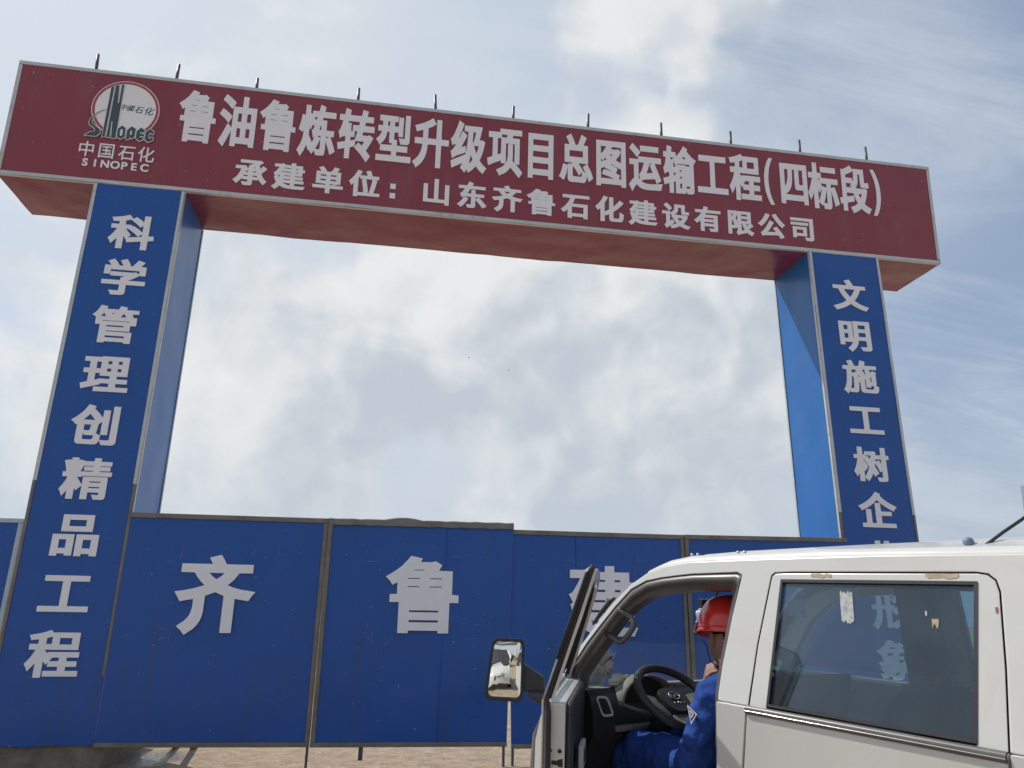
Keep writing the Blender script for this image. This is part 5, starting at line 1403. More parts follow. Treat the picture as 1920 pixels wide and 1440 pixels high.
for (yy, zz, r_) in ((-0.020, 1.075, 0.0050), (-0.052, 1.075, 0.0058), (-0.052, 1.000, 0.0058), (-0.020, 0.99, 0.0050)):
    fr.lathe([(0.0, 1.949), (r_, 1.949), (r_ * 1.2, 1.956), (r_ * 1.2, 1.962)], 10, 0, 'x', (0, yy, zz))
fr.poly([[(-0.063, 1.025), (-0.063, 1.052), (-0.049, 1.049), (-0.043, 1.045), (-0.026, 1.045), (-0.024, 1.038), (-0.026, 1.032), (-0.043, 1.031), (-0.049, 1.027)]], 1.9555, 1.960, 0, lambda a, b, t: Vector((t, a, b)))
fr.build('door_latch', M['rubber'], door)
fr = MB(swing)
fr.poly([[(2.64, 1.25), (2.54, 1.36), (2.40, 1.49), (2.27, 1.57), (2.14, 1.61), (1.88, 1.625), (1.98, 1.25)]], -0.012, -0.016, 0, side3())
# the pane is wound down: only its top edge shows above the belt
pane = MB(swing)
pane.poly([[(2.64, 1.236), (2.64, 1.256), (1.99, 1.256), (1.99, 1.236)]], -0.012, -0.017, 0, side3())
pane.build('window_glass', M['tint'], door)
for x0, x1, dz, cs in ((2.70, 1.98, 0, '山东齐鲁石化建设'),):
    for i, ch in enumerate(cs):
        gl = [[(p[0] - .5, p[1] - .38) for p in o] for o in GLYPH[ch]]
        xx = 2.06 + 0.082 * (len(cs) - 1 - i) - 0.0
        def put(p, xx=xx):
            return swing(Vector((xx - p.x * 0.075 + 0, 0.0125 + p.z, 0.93 + p.y * 0.10)))
        xx = 2.06 + 0.082 * i if False else xx
        c_ = curve_plate('door_lettering', gl, 0.001, M['rubber'], door, to3=lambda p, xx=xx: swing(Vector((xx - p.x * 0.075, 0.0125 + p.z, 0.93 + p.y * 0.10))))
# mirror on its arm, carried by the door
MC = Vector((2.70, 0.265, 1.25))           # closed-door coordinates: glass centre


def mswing(p):
    return swing(p)


ar = MB(swing)
rows = []
for t, rz, ry, dz in ((0.0, 0.040, 0.05, 0.0), (0.35, 0.036, 0.05, -0.004), (0.7, 0.030, 0.045, 0.0), (1.0, 0.014, 0.03, 0.012)):
    yy = 0.010 + (MC.y - 0.12) * t
    rows.append([(2.705 + ry * math.cos(2 * math.pi * j / 12), yy, 1.145 + dz + rz * math.sin(2 * math.pi * j / 12) * (1 if math.sin(2 * math.pi * j / 12) < 0 else 0.75)) for j in range(12)])
ar.grid(rows, 0, True, True)
ar.add(rows[-1], [tuple(range(12))])
ar.hexa([(2.71, 0.085, 1.16), (2.75, 0.085, 1.16), (2.75, 0.20, 1.16), (2.71, 0.20, 1.16)], [(2.71, 0.09, 1.225), (2.745, 0.09, 1.225), (2.745, 0.20, 1.285), (2.71, 0.20, 1.285)])
ar.build('mirror_arm', M['dark'], door, bevel=0.006)
HW, HH = MIRROR_W / 2, MIRROR_H / 2
ty, tz = R(MIRROR_YAW), R(MIRROR_TILT)
mn = Vector((-math.cos(ty) * math.cos(tz), -math.sin(ty) * math.cos(tz), math.sin(tz)))    # facing back and slightly inward
mside = Vector((math.sin(ty), -math.cos(ty), 0)).normalized()
mside = mside - mn * mside.dot(mn)
mside.normalize()
mup = mn.cross(mside)
if mup.z < 0:
    mup = -mup
mout = -mside if mside.y < 0 else mside            # outwards


def MP(a, b, c):
    """a outwards, b up, c towards the driver"""
    return MC + mout * a + mup * b + mn * c


shape = rring([Vector((-HW, -HH, 0)), Vector((HW * 0.98, -HH * 0.99, 0)), Vector((HW * 0.80, HH, 0)), Vector((-HW * 0.86, HH, 0))], 6, 0.16)
shape = [(p.x, p.y) for p in shape]
hs = MB(swing)
hs.poly([shape, [(p[0] * 0.86, p[1] * 0.905) for p in shape]], -0.006, 0.012, 0, lambda a, b, t: MP(a, b, t))
rows = [[MP(a, b, -0.004) for a, b in shape], [MP(a * 0.97, b * 0.97, -0.03) for a, b in shape], [MP(a * 0.8, b * 0.85, -0.062) for a, b in shape], [MP(a * 0.4, b * 0.5, -0.078) for a, b in shape]]
hs.grid(rows, 0, True, True)
hs.add(rows[-1], [tuple(range(len(shape)))])
hs.build('mirror_housing', M['rubber'], door, bevel=0.005)
mg = MB(swing)
rows = []
for i in range(9):
    row = []
    for (a, b) in shape:
        s = i / 8
        aa, bb = a * 0.875 * s, b * 0.915 * s
        row.append(MP(aa, bb, 0.004 - (aa * aa + bb * bb) / (2 * MIRROR_R)))
    rows.append(row)
mg.grid(rows[1:], 0, True, True)
mg.add(rows[1], [tuple(range(len(shape)))], 0, True)
mg.build('mirror_glass', M['mirror'], door, recalc=False)

# ---- beacon, cable and slotted upright on the roof
bc = MB(loc)
bc.box(1.118, 1.152, -0.268, -0.232, 1.755, 1.7835)
bc.lathe([(0.0, 0.016), (0.010, 0.0135), (0.0155, 0.006), (0.0165, -0.002), (0.013, -0.011), (0.010, -0.016)], 16, 0, 'z', (1.135, -0.25, 1.7985))
bc.build('roof_beacon', M['beacon'], truck)
cb = MB(loc)
cb.tube([(1.120, -0.25, 1.786), (1.107, -0.255, 1.789), (1.098, -0.25, 1.786), (1.089, -0.25, 1.783)], 0.0022, 6)
cb.tube([(1.092, -0.25, 1.780), (1.085, -0.252, 1.790), (1.070, -0.26, 1.803), (1.045, -0.28, 1.828), (1.01, -0.33, 1.868), (0.975, -0.38, 1.912), (0.955, -0.40, 1.94)], 0.0052, 8)
cb.build('cable', M['rubber'], truck)
for yy in (-0.42, -1.14):
    ps = MB(loc)
    for (x0, x1, y0, y1) in ((0.972, 1.032, yy, yy + 0.004), (0.972, 0.976, yy - 0.05, yy)):
        ps.box(x0, x1, y0, y1, 1.77, 1.985)
    for kk in range(6):
        for xx in (0.990, 1.014):
            ps.lathe([(0.0, yy + 0.0052), (0.0045, yy + 0.0052), (0.0045, yy + 0.003)], 10, 1, 'y', (xx + (0.006 if kk % 2 else 0), 0, 1.965 - kk * 0.034))
    ps.build('slotted_upright', [M['galv'], M['rubber']], truck)
ps = MB(loc)
ps.box(0.972, 0.978, -1.19, -0.42, 1.945, 1.98)
ps.build('rack_crossbar', M['galv'], truck)

# ---- lamps, bumper, wheels, bed
for sg, y0 in ((1, -0.02), (-1, -TW + 0.02)):
    q = MB(loc)
    ys_ = [y0 - sg * 0.26 * i / 6 for i in range(7)]
    rows = [[(x + 0.07 * (1 - ((y + TW / 2) / (TW / 2)) ** 2) + 0.006 - (0.04 if i == 0 else 0), y + (0.02 * sg if i == 0 else 0), z) for i, y in enumerate(ys_)] for (x, z) in ((2.99, 0.985), (3.035, 0.94), (3.05, 0.84), (3.04, 0.78))]
    q.grid(rows, 0)
    q.build('headlight', M['lampglass'], truck)
q = MB(loc)
q.box(3.02, 3.16, -TW - 0.01, 0.01, 0.36, 0.62)
q.build('bumper', M['dark'], truck, bevel=0.05, seg=3)
for wx in (2.32, -0.45):
    for sg, yc in ((1, -0.09), (-1, -TW + 0.09)):
        wp = F2W((wx, yc, 0.3))
        rz = 0.30
        zc_ = rz + (ground_z(wp.x, wp.y) - F2W((wx, yc, 0.0)).z) / ux.z + 0.012
        q = MB(loc)
        q.lathe([(0.19, -0.075), (0.25, -0.085), (0.285, -0.08), (0.30, -0.055), (0.30, 0.055), (0.285, 0.08), (0.25, 0.085), (0.19, 0.075)], 36, 0, 'y', (wx, yc, zc_))
        wh = q.build('wheel', M['tyre'], truck)
        q = MB(loc)
        q.lathe([(0.0, sg * 0.055), (0.06, sg * 0.06), (0.08, sg * 0.03), (0.15, sg * 0.035), (0.175, sg * 0.07), (0.192, sg * 0.078), (0.192, -sg * 0.07)], 28, 0, 'y', (wx, yc, zc_))
        q.build('rim', M['galv'], wh)
bed = MB(loc)
bed.box(-1.55, 0.50, -TW - 0.02, 0.02, 0.72, 0.77)
bed.box(-1.55, 0.50, -1.15, -1.05, 0.50, 0.72)
bed.box(-1.55, 0.50, -0.51, -0.41, 0.50, 0.72)
bed.box(0.3, XREAR + 0.02, -1.15, -0.41, 0.50, 0.6)
bed_o = bed.build('cargo_bed', M['bedsteel'], truck, bevel=0.006)
for (x0, x1, y0, y1) in ((-1.52, 0.49, -0.012, 0.018), (-1.52, 0.49, -TW - 0.018, -TW + 0.012), (-1.55, -1.52, -TW - 0.018, 0.018), (0.46, 0.495, -TW + 0.02, -0.02)):
    q = MB(loc)
    q.box(x0, x1, y0, y1, 0.774, 1.10)
    q.build('side_gate', M['bedsteel'], bed_o, bevel=0.005)

# ---- loose things in the cab
def f2world_obj(q, name, m_, label, cat, origin, **kw):
    ow = F2W(origin)
    q.v = [tuple(F2W(Vector(p)) - ow) for p in q.v]
    o = q.build(name, m_, None, **kw)
    o.location = ow
    return tag(o, label, cat)


q = MB()
rows = []
for i in range(9):
    row = []
    for j in range(16):
        an = 2 * math.pi * j / 16
        ph = math.pi / 2 * i / 8
        rr = 1 + 0.5 * noise.noise(Vector((math.cos(an) * 2.2, math.sin(an) * 2.2, ph * 3)))
        row.append((2.77 + 0.035 * rr * math.cos(an) * math.cos(ph), -0.30 + 0.055 * rr * math.sin(an) * math.cos(ph), 1.186 + 0.045 * rr * math.sin(ph)))
    rows.append(row)
q.grid(rows, 0, True, True)
f2world_obj(q, 'crumpled_cloth', mat('cream_cloth', (0.62, 0.55, 0.44), 0.9, var=0.2, vscale=30, bump=0.6, bscale=60, dist=0.01), 'crumpled cream cloth lying on the dashboard', 'cloth', (2.77, -0.30, 1.186))


def wsp(y, z):
    """point just inside the windscreen at lateral y and height z"""
    best = None
    for i in range(7):
        a, b = S(*AOUT[i], -0.025), S(*AOUT[i + 1], -0.025)
        s = max(0, min(1, (-y - -a.y) / (TW + 2 * a.y)))
        bow = 1 - (2 * s - 1) ** 2
        za, zb_ = a.z + 0.02 * bow * (i / 8), b.z + 0.02 * bow * ((i + 1) / 8)
        if za <= z <= zb_ or i == 6:
            t = (z - za) / (zb_ - za)
            return Vector((a.x + (b.x - a.x) * t + 0.08 * bow, y, z)) + Vector((-0.012, 0, -0.010))


q = MB()
rows = [[wsp(-0.20 - 0.135 * i / 6, 1.165 + 0.165 * j / 6) for i in range(7)] for j in range(7)]
q.grid(rows, 0)
q.grid([[p + Vector((-0.0015, 0, -0.0012)) for p in r_[::-1]] for r_ in rows], 0)
for (u0, u1, v0, v1) in ((0.08, 0.30, 0.80, 0.92), (0.72, 0.92, 0.80, 0.92)):
    q.grid([[rows[0][0] * 0 + wsp(-0.20 - 0.135 * u, 1.165 + 0.165 * v) + Vector((-0.003, 0, -0.0024)) for u in (u0, u1)] for v in (v0, v1)], 1)
for v in (0.10, 0.40):
    q.grid([[wsp(-0.20 - 0.135 * u, 1.165 + 0.165 * vv) + Vector((-0.003, 0, -0.0024)) for u in (0.08, 0.92)] for vv in (v, v + 0.022)], 2)
f2world_obj(q, 'paper_notice', [mat('pale_paper', (0.55, 0.63, 0.74), 0.7), mat('red_print', (0.40, 0.10, 0.12), 0.7), mat('blue_print', (0.30, 0.40, 0.56), 0.7)], 'pale blue printed notice stuck inside the windscreen', 'notice', (2.85, -0.27, 1.16), recalc=False)
q = MB()
c0 = wsp(-0.285, 1.265)
rows = []
for i in range(8):
    row = []
    for j in range(14):
        an = 2 * math.pi * j / 14
        r_ = (i / 7) * (0.045 + 0.022 * math.sin(3 * an + 1) + 0.02 * math.sin(5 * an))
        bump_ = 0.028 * (1 - (i / 7) ** 2) * (1 + 0.8 * math.sin(4 * an + i))
        row.append(c0 + Vector((0.0, 1, 0)) * (r_ * math.cos(an) * 0.8) + Vector((-0.66, 0, 0.75)) * (r_ * math.sin(an)) + Vector((-0.75, 0, -0.66)) * (bump_ + 0.006))
    rows.append(row)
q.grid(rows, 0, True, True)
f2world_obj(q, 'crumpled_tissue', mat('tissue', (0.62, 0.64, 0.64), 0.9, var=0.1, vscale=40), 'crumpled white tissue stuck over the notice on the windscreen', 'tissue', tuple(c0), recalc=False)


# ------------------------------------------------------------------ the driver
M['skin'] = mat('tanned_skin', (0.36, 0.19, 0.125), 0.5, spec=0.4, var=0.12, vscale=18)
M['hair'] = mat('black_hair', (0.012, 0.011, 0.011), 0.55)
M['coverall'] = mat('blue_work_cloth', (0.020, 0.062, 0.27), 0.85, spec=0.2, var=0.12, vscale=9, bump=0.8, bscale=14, dist=0.02)
M['helmet'] = mat('red_helmet_plastic', (0.82, 0.045, 0.032), 0.22, spec=0.5, coat=0.4)
PB = Vector((1.99, -0.40, 0.845))
person_w = F2W(PB)
person = thing('person', 'seated driver in blue coverall and red hard hat behind the steering wheel', 'person', person_w, TM.to_euler())
pl = lambda p: Vector(p) - PB


def fused(name, q, mt, parent, voxel=0.007, smooth=2, disp=None):
    o = q.build(name, mt, parent)
    md = o.modifiers.new('fuse', 'REMESH')
    md.mode = 'VOXEL'
    md.voxel_size = voxel
    md.use_smooth_shade = True
    ms = o.modifiers.new('soften', 'SMOOTH')
    ms.iterations = smooth
    ms.factor = 0.5
    return o


def ball(q, c, r, n=14):
    c = Vector(c)
    r = Vector(r) if isinstance(r, (list, tuple)) else Vector((r, r, r))
    rows = []
    for i in range(n + 1):
        a = math.pi * i / n
        rows.append([c + Vector((r.x * math.sin(a) * math.cos(2 * math.pi * j / (2 * n)), r.y * math.sin(a) * math.sin(2 * math.pi * j / (2 * n)), -r.z * math.cos(a))) for j in range(2 * n)])
    q.grid(rows, 0, True, True)


# head frame: x forward, y left, z up
HC = Vector((2.205, -0.395, 1.425))
HM = Matrix.Rotation(R(-17), 3, 'Z') @ Matrix.Rotation(R(3), 3, 'Y') @ Matrix.Rotation(R(4), 3, 'X')
Hd = lambda p: pl(HC + HM @ Vector(p))

bd = MB()
rows = []
nl = 22
for i in range(nl + 1):
    a = math.pi * i / nl
    z = -math.cos(a)
    row = []
    for j in range(32):
        b = 2 * math.pi * j / 32
        r_ = math.sin(a)
        x, y = r_ * math.cos(b), r_ * math.sin(b)
        jaw = 1.0 if z > -0.1 else 1.0 - 0.32 * (-z - 0.1)
        px, py, pz = x * 0.098, y * 0.076 * jaw, z * 0.118
        if x > 0:
            px *= (1.0 - 0.10 * max(0, 1 - abs(y) * 3) * 0)
            px = min(px, 0.088)
            if z < -0.35:
                px += 0.012 * x
        else:
            if z < -0.2:
                px *= 1 - 0.35 * (-z - 0.2)
        row.append(Hd((px, py, pz)))
    rows.append(row)
bd.grid(rows, 0, True, True)


def htube(pts, r, n=8):
    bd.tube([Hd(p) for p in pts], r, n)


htube([(0.082, 0, 0.018), (0.097, 0, -0.008), (0.108, 0, -0.026), (0.094, 0, -0.036)], [0.008, 0.011, 0.014, 0.010])           # nose
htube([(0.080, -0.024, -0.062), (0.091, 0, -0.060), (0.080, 0.024, -0.062)], [0.006, 0.009, 0.006])                              # lips
htube([(0.078, -0.026, -0.072), (0.088, 0, -0.073), (0.078, 0.026, -0.072)], [0.006, 0.009, 0.006])
htube([(0.076, -0.012, -0.100), (0.082, 0, -0.102), (0.076, 0.012, -0.100)], [0.014, 0.017, 0.014])                              # chin
for sg in (-1, 1):
    htube([(0.083, sg * 0.012, 0.022), (0.084, sg * 0.034, 0.024), (0.068, sg * 0.056, 0.016)], [0.007, 0.009, 0.007])           # brow ridge
    htube([(0.066, sg * 0.042, -0.022), (0.040, sg * 0.062, -0.024)], [0.014, 0.012])                                            # cheek bone
    htube([(0.008, sg * 0.073, 0.022), (-0.006, sg * 0.086, 0.030), (-0.020, sg * 0.089, 0.016), (-0.019, sg * 0.086, -0.006), (-0.006, sg * 0.079, -0.026), (0.004, sg * 0.073, -0.028)], [0.006, 0.0065, 0.007, 0.0065, 0.007, 0.006])
    htube([(0.0, sg * 0.074, 0.010), (-0.008, sg * 0.080, -0.004), (-0.002, sg * 0.076, -0.018)], [0.006, 0.007, 0.006])
# neck down into the collar
bd.tube([Hd((-0.012, 0, -0.05)), Hd((-0.022, 0, -0.11)), pl((2.12, -0.395, 1.285)), pl((2.09, -0.395, 1.22))], [0.050, 0.054, 0.058, 0.066], 16)
bd.tube([pl((2.09, -0.395, 1.22)), pl((2.04, -0.40, 1.05)), pl((2.0, -0.40, 0.90))], [0.06, 0.09, 0.09], 14)
# far arm: elbow on the wheel, forearm up, hand at the chin
bd.tube([pl(p) for p in ((2.05, -0.45, 1.17), (2.10, -0.58, 1.19), (2.30, -0.60, 1.10), (2.470, -0.545, 1.050), (2.44, -0.505, 1.14), (2.385, -0.455, 1.228))], [0.05, 0.045, 0.044, 0.042, 0.040, 0.029], 14)
# near arm down to the hand on the thigh
bd.tube([pl(p) for p in ((2.04, -0.33, 1.17), (2.075, -0.205, 1.18), (2.195, -0.175, 0.965), (2.33, -0.23, 0.955), (2.44, -0.30, 0.96))], [0.05, 0.045, 0.042, 0.036, 0.026], 14)


def hand(wrist, fwd, nrm, curl, sgn, spread=1.0):
    """palm and five unequal fingers; fwd along the palm, nrm out of the back of the hand"""
    w, f, n_ = Vector(wrist), Vector(fwd).normalized(), Vector(nrm)
    n_ = (n_ - f * n_.dot(f)).normalized()
    s_ = f.cross(n_) * sgn
    for k_ in range(-3, 4):
        o = s_ * (k_ * 0.010)
        bd.tube([pl(w + o * 0.7), pl(w + f * 0.045 + o), pl(w + f * 0.088 + o * 1.05)], [0.015, 0.0145, 0.012], 8)
    for k_, (ln, off) in enumerate(((0.070, 0.030), (0.080, 0.010), (0.074, -0.010), (0.058, -0.029))):
        p = w + f * (0.088 - abs(off) * 0.15) + s_ * off
        d_, pts, a = f.copy(), [p], 0.0
        for seg_, fr_ in enumerate((0.45, 0.32, 0.23)):
            a += curl * (0.8 + 0.12 * k_)
            dd = (f * math.cos(a) - n_ * math.sin(a) + s_ * (off * 2.2 * spread)).normalized()
            p = p + dd * ln * fr_
            pts.append(p)
        bd.tube([pl(v) for v in pts], [0.0092, 0.0088, 0.0080, 0.0066], 8)
    b = w + f * 0.025 + s_ * 0.034
    bd.tube([pl(w + f * 0.012 + s_ * 0.020), pl(b + s_ * 0.012 - n_ * 0.008), pl(b + f * 0.030 + s_ * 0.024 - n_ * 0.020), pl(b + f * 0.055 + s_ * 0.020 - n_ * 0.030)], [0.014, 0.0125, 0.0100, 0.0076], 8)


hand((2.385, -0.455, 1.222), (-0.42, 0.30, 0.62), (0.55, 0.75, 0.35), 0.62, 1)
hand((2.44, -0.30, 0.962), (0.85, -0.2, -0.1), (0.1, 0.3, 1), 0.25, -1)
# legs and feet under the cloth
for y_, kx in ((-0.285, 2.64), (-0.52, 2.62)):
    bd.tube([pl(p) for p in ((2.0, -0.40 + (0.09 if y_ > -.4 else -0.09), 0.92), (2.30, y_, 0.94), (kx, y_, 0.925), (kx + 0.055, y_, 0.82), (kx + 0.07, y_, 0.66), (kx + 0.06, y_, 0.53))], [0.08, 0.075, 0.055, 0.05, 0.045, 0.035], 14)
body_p = fused('body', bd, M['skin'], person, 0.0055, 2)

# hair under the hat
q = MB()
rows = []
for i in range(9):
    t = i / 8
    z = 0.045 - 0.105 * t
    row = []
    for j in range(17):
        b = math.pi * (0.50 + 1.0 * j / 16)
        lim = max(0.0, z) if False else z
        fade = 0.004 * (1 - t)
        zz = z if abs(b - math.pi) < 0.9 else max(z, 0.026)
        rr = math.sqrt(max(0.05, 1 - (zz / 0.118) ** 2))
        row.append(Hd((math.cos(b) * (0.098 * rr + 0.004), math.sin(b) * (0.076 * rr + 0.004), zz)))
    rows.append(row)
q.grid(rows, 0)
hr = q.build('hair', M['hair'], person)
hs_ = hr.modifiers.new('thick', 'SOLIDIFY')
hs_.thickness = 0.008

# coverall
cv = MB()
CP = lambda *a: [pl(p) for p in a]
cv.tube(CP((1.97, -0.40, 0.86), (1.98, -0.40, 0.95), (2.0, -0.40, 1.05), (2.04, -0.40, 1.15)), [0.150, 0.155, 0.158, 0.150], 20, flat=1.15)
cv.tube(CP((2.075, -0.235, 1.225), (2.075, -0.32, 1.245), (2.07, -0.40, 1.245), (2.06, -0.48, 1.235), (2.055, -0.565, 1.205)), [0.088, 0.092, 0.086, 0.088, 0.082], 16)
# near sleeve with bunched folds at the elbow
cv.tube(CP((2.075, -0.245, 1.240), (2.105, -0.195, 1.215), (2.135, -0.182, 1.140), (2.160, -0.176, 1.065), (2.185, -0.172, 1.000), (2.205, -0.172, 0.955), (2.250, -0.190, 0.940), (2.300, -0.215, 0.945), (2.345, -0.240, 0.952)),
        [0.084, 0.086, 0.082, 0.077, 0.076, 0.072, 0.064, 0.058, 0.050], 18)
for i, (p, r_) in enumerate((((2.205, -0.150, 1.020), 0.046), ((2.232, -0.16, 0.985), 0.044), ((2.19, -0.125, 0.965), 0.040), ((2.26, -0.17, 0.960), 0.040), ((2.17, -0.13, 1.05), 0.036))):
    pv = Vector(p)
    cv.tube(CP(pv + Vector((-0.03, 0.004 * i, 0.03)), pv + Vector((0, 0.012, 0)), pv + Vector((0.035, 0.0, -0.018))), [r_ * 0.55, r_, r_ * 0.5], 10)
# far sleeve
cv.tube(CP((2.06, -0.55, 1.20), (2.12, -0.60, 1.18), (2.30, -0.61, 1.10), (2.40, -0.585, 1.065)), [0.076, 0.076, 0.066, 0.062], 16)
# trousers
for y_, kx in ((-0.285, 2.64), (-0.52, 2.62)):
    s_ = 0.09 if y_ > -0.4 else -0.09
    cv.tube(CP((1.98, -0.40 + s_ * 0.9, 0.915), (2.12, -0.40 + s_ * 1.15, 0.925), (2.30, y_, 0.930), (2.48, y_, 0.930), (kx, y_, 0.922), (kx + 0.050, y_, 0.875), (kx + 0.065, y_, 0.78), (kx + 0.075, y_, 0.66), (kx + 0.07, y_, 0.545)),
            [0.11, 0.105, 0.098, 0.090, 0.084, 0.080, 0.074, 0.070, 0.066], 18)
cvo = fused('coverall', cv, M['coverall'], person, 0.008, 3)
ct = bpy.data.textures.new('cloth_folds', 'CLOUDS')
ct.noise_scale = 0.075
ct.noise_depth = 1
dm = cvo.modifiers.new('folds', 'DISPLACE')
dm.texture = ct
dm.texture_coords = 'LOCAL'
dm.strength = 0.030
dm.mid_level = 0.5
# collar
q = MB()
rows = []
for i in range(4):
    row = []
    for j in range(25):
        b = 2 * math.pi * (j / 24) * 0.9 + math.pi * 0.1
        rr = 0.078 + 0.007 * i - (0.004 if i == 3 else 0)
        row.append(pl((2.10 + rr * math.cos(b) * 1.0, -0.397 + rr * math.sin(b), 1.262 + 0.014 * i + 0.022 * math.cos(b) * -1)))
    rows.append(row)
q.grid(rows, 0)
cl_ = q.build('collar', M['coverall'], cvo)
q_ = cl_.modifiers.new('thick', 'SOLIDIFY')
q_.thickness = 0.006
# triangular badge on the near sleeve
q = MB()
bc_, bn = Vector((2.146, -0.098, 1.158)), Vector((-0.22, 0.93, 0.30)).normalized()
bu = (Vector((0.30, 0.0, 1.0)) - bn * bn.dot(Vector((0.30, 0, 1.0)))).normalized()
br = bn.cross(bu)
tri = lambda s, d_: [pl(bc_ + br * (a * s) + bu * (b * s) + bn * d_) for a, b in ((-0.022, -0.005), (0.008, -0.036), (0.014, 0.036))]
q.add(tri(1, 0.006), [(0, 1, 2)], 0)
q.add(tri(0.80, 0.0068), [(0, 1, 2)], 1)
q.add(tri(0.45, 0.0076), [(0, 1, 2)], 0)
q.add(tri(0.24, 0.0084), [(0, 1, 2)], 1)
q.build('badge', [M['letter'], M['rubber']], cvo, recalc=False)
for y_, kx in ((-0.285, 2.71), (-0.52, 2.69)):
    q = MB()
    q.tube([pl((kx - 0.07, y_, 0.535)), pl((kx, y_, 0.53)), pl((kx + 0.09, y_, 0.52)), pl((kx + 0.15, y_, 0.515))], [0.035, 0.045, 0.042, 0.028], 12)
    q.build('shoe', M['rubber'], person)

# hard hat
hh = MB()
HZ = 0.028
prof = [(1.04, -0.002), (1.03, 0.004), (1.0, 0.012), (0.985, 0.03), (0.95, 0.065), (0.86, 0.10), (0.70, 0.128), (0.48, 0.146), (0.24, 0.154), (0.0, 0.156)]
rows = []
for r_, z in prof:
    row = []
    for j in range(48):
        b = 2 * math.pi * j / 48
        ridge = 0.006 * math.exp(-(math.sin(b) / 0.16) ** 2) * (1 if 0.2 < r_ < 0.97 else 0)
        fx = 0.148 + (0.048 * math.cos(b) ** 3 if (r_ > 1.0 and math.cos(b) > 0) else 0)
        dz = -0.016 * math.cos(b) ** 3 if (r_ > 1.0 and math.cos(b) > 0) else 0
        row.append(Hd((-0.006 + r_ * fx * math.cos(b), r_ * 0.120 * math.sin(b), HZ + z + dz + ridge)))
    rows.append(row)
hh.grid(rows, 0, True, True)
hh.tube([Hd((-0.006 + 1.005 * 0.148 * math.cos(2 * math.pi * j / 40), 1.005 * 0.120 * math.sin(2 * math.pi * j / 40), HZ + 0.020)) for j in range(40)], 0.003, 6, 0, closed=True)
helmet = hh.build('safety_helmet', M['helmet'], person, recalc=True)
sm_ = helmet.modifiers.new('thick', 'SOLIDIFY')
sm_.thickness = 0.004
M['clearlens'] = mat('clear_lamp_plastic', (0.50, 0.50, 0.58), 0.08, spec=0.9)
M['led'] = mat('white_reflector', (0.85, 0.83, 0.80), 0.3)
q = MB()
LC = Vector((0.166, 0.022, HZ + 0.058))
LM = Matrix.Rotation(R(48), 3, 'Z')
for c_, r1, mi in ((Vector((0, 0, 0)), 0.036, 0), (Vector((0.004, 0.004, 0.020)), 0.014, 1), (Vector((0.004, 0.002, -0.022)), 0.013, 1)):
    rows = []
    for (rr, h_) in ((r1 * 0.9, -0.024), (r1, -0.010), (r1, 0.012), (r1 * 0.85, 0.020), (0.0, 0.022)):
        rows.append([Hd(LC + LM @ (c_ + Vector((h_ + (0.003 if mi else 0), rr * math.cos(2 * math.pi * j / 18), rr * 1.25 * math.sin(2 * math.pi * j / 18) if not mi else rr * math.sin(2 * math.pi * j / 18))))) for j in range(18)])
    q.grid(rows, mi, True, True)
q.build('head_lamp', [M['clearlens'], M['led']], helmet)
q = MB()
q.tube([Hd((0.160, 0.050, HZ + 0.040)), Hd((0.140, 0.072, HZ + 0.016)), Hd((0.105, 0.098, HZ - 0.006)), Hd((0.06, 0.112, HZ - 0.014))], [0.006, 0.007, 0.007, 0.006], 8)
q.tube([Hd((0.06, 0.112, HZ - 0.014)), Hd((0.03, 0.086, -0.03)), Hd((0.045, 0.058, -0.09)), Hd((0.045, 0.0, -0.122))], 0.0022, 6)
q.build('strap', M['rubber'], helmet)


# ------------------------------------------------------------------ birds far off in the sky
M['bird'] = mat('dark_feathers', (0.03, 0.03, 0.035), 0.8)


def bird(pos, yaw, flap, label):
    root = thing('bird', label, 'bird', pos, (0, 0, yaw), 'birds in the open sky')
    q = MB()
    q.tube([(-0.16, 0, 0.0), (-0.08, 0, 0.005), (0, 0, 0.0), (0.08, 0, 0.012), (0.12, 0, 0.02), (0.15, 0, 0.015)], [0.004, 0.025, 0.036, 0.028, 0.022, 0.003], 10)
    q.build('body', M['bird'], root)
    for s in (-1, 1):
        q = MB()
        rows = []
        for t, ch, sw_ in ((0.0, 0.10, 0.0), (0.4, 0.11, 0.01), (0.75, 0.08, -0.03), (1.0, 0.02, -0.09)):
            y = s * 0.30 * t
            z = 0.02 + flap * (t ** 1.3) * 0.22
            rows.append([(0.05 + sw_ - ch * u, y, z + 0.008 * math.sin(math.pi * u)) for u in (0, 0.5, 1)])
        q.grid(rows, 0)
        w = q.build('wing', M['bird'], root)
        md = w.modifiers.new('thick', 'SOLIDIFY')
        md.thickness = 0.006


bird(BIRD1, 2.2, 0.5, 'small dark bird in the open sky, the upper left of the pair')
bird(BIRD2, 1.0, 0.9, 'small dark bird in the open sky, the lower right of the pair')

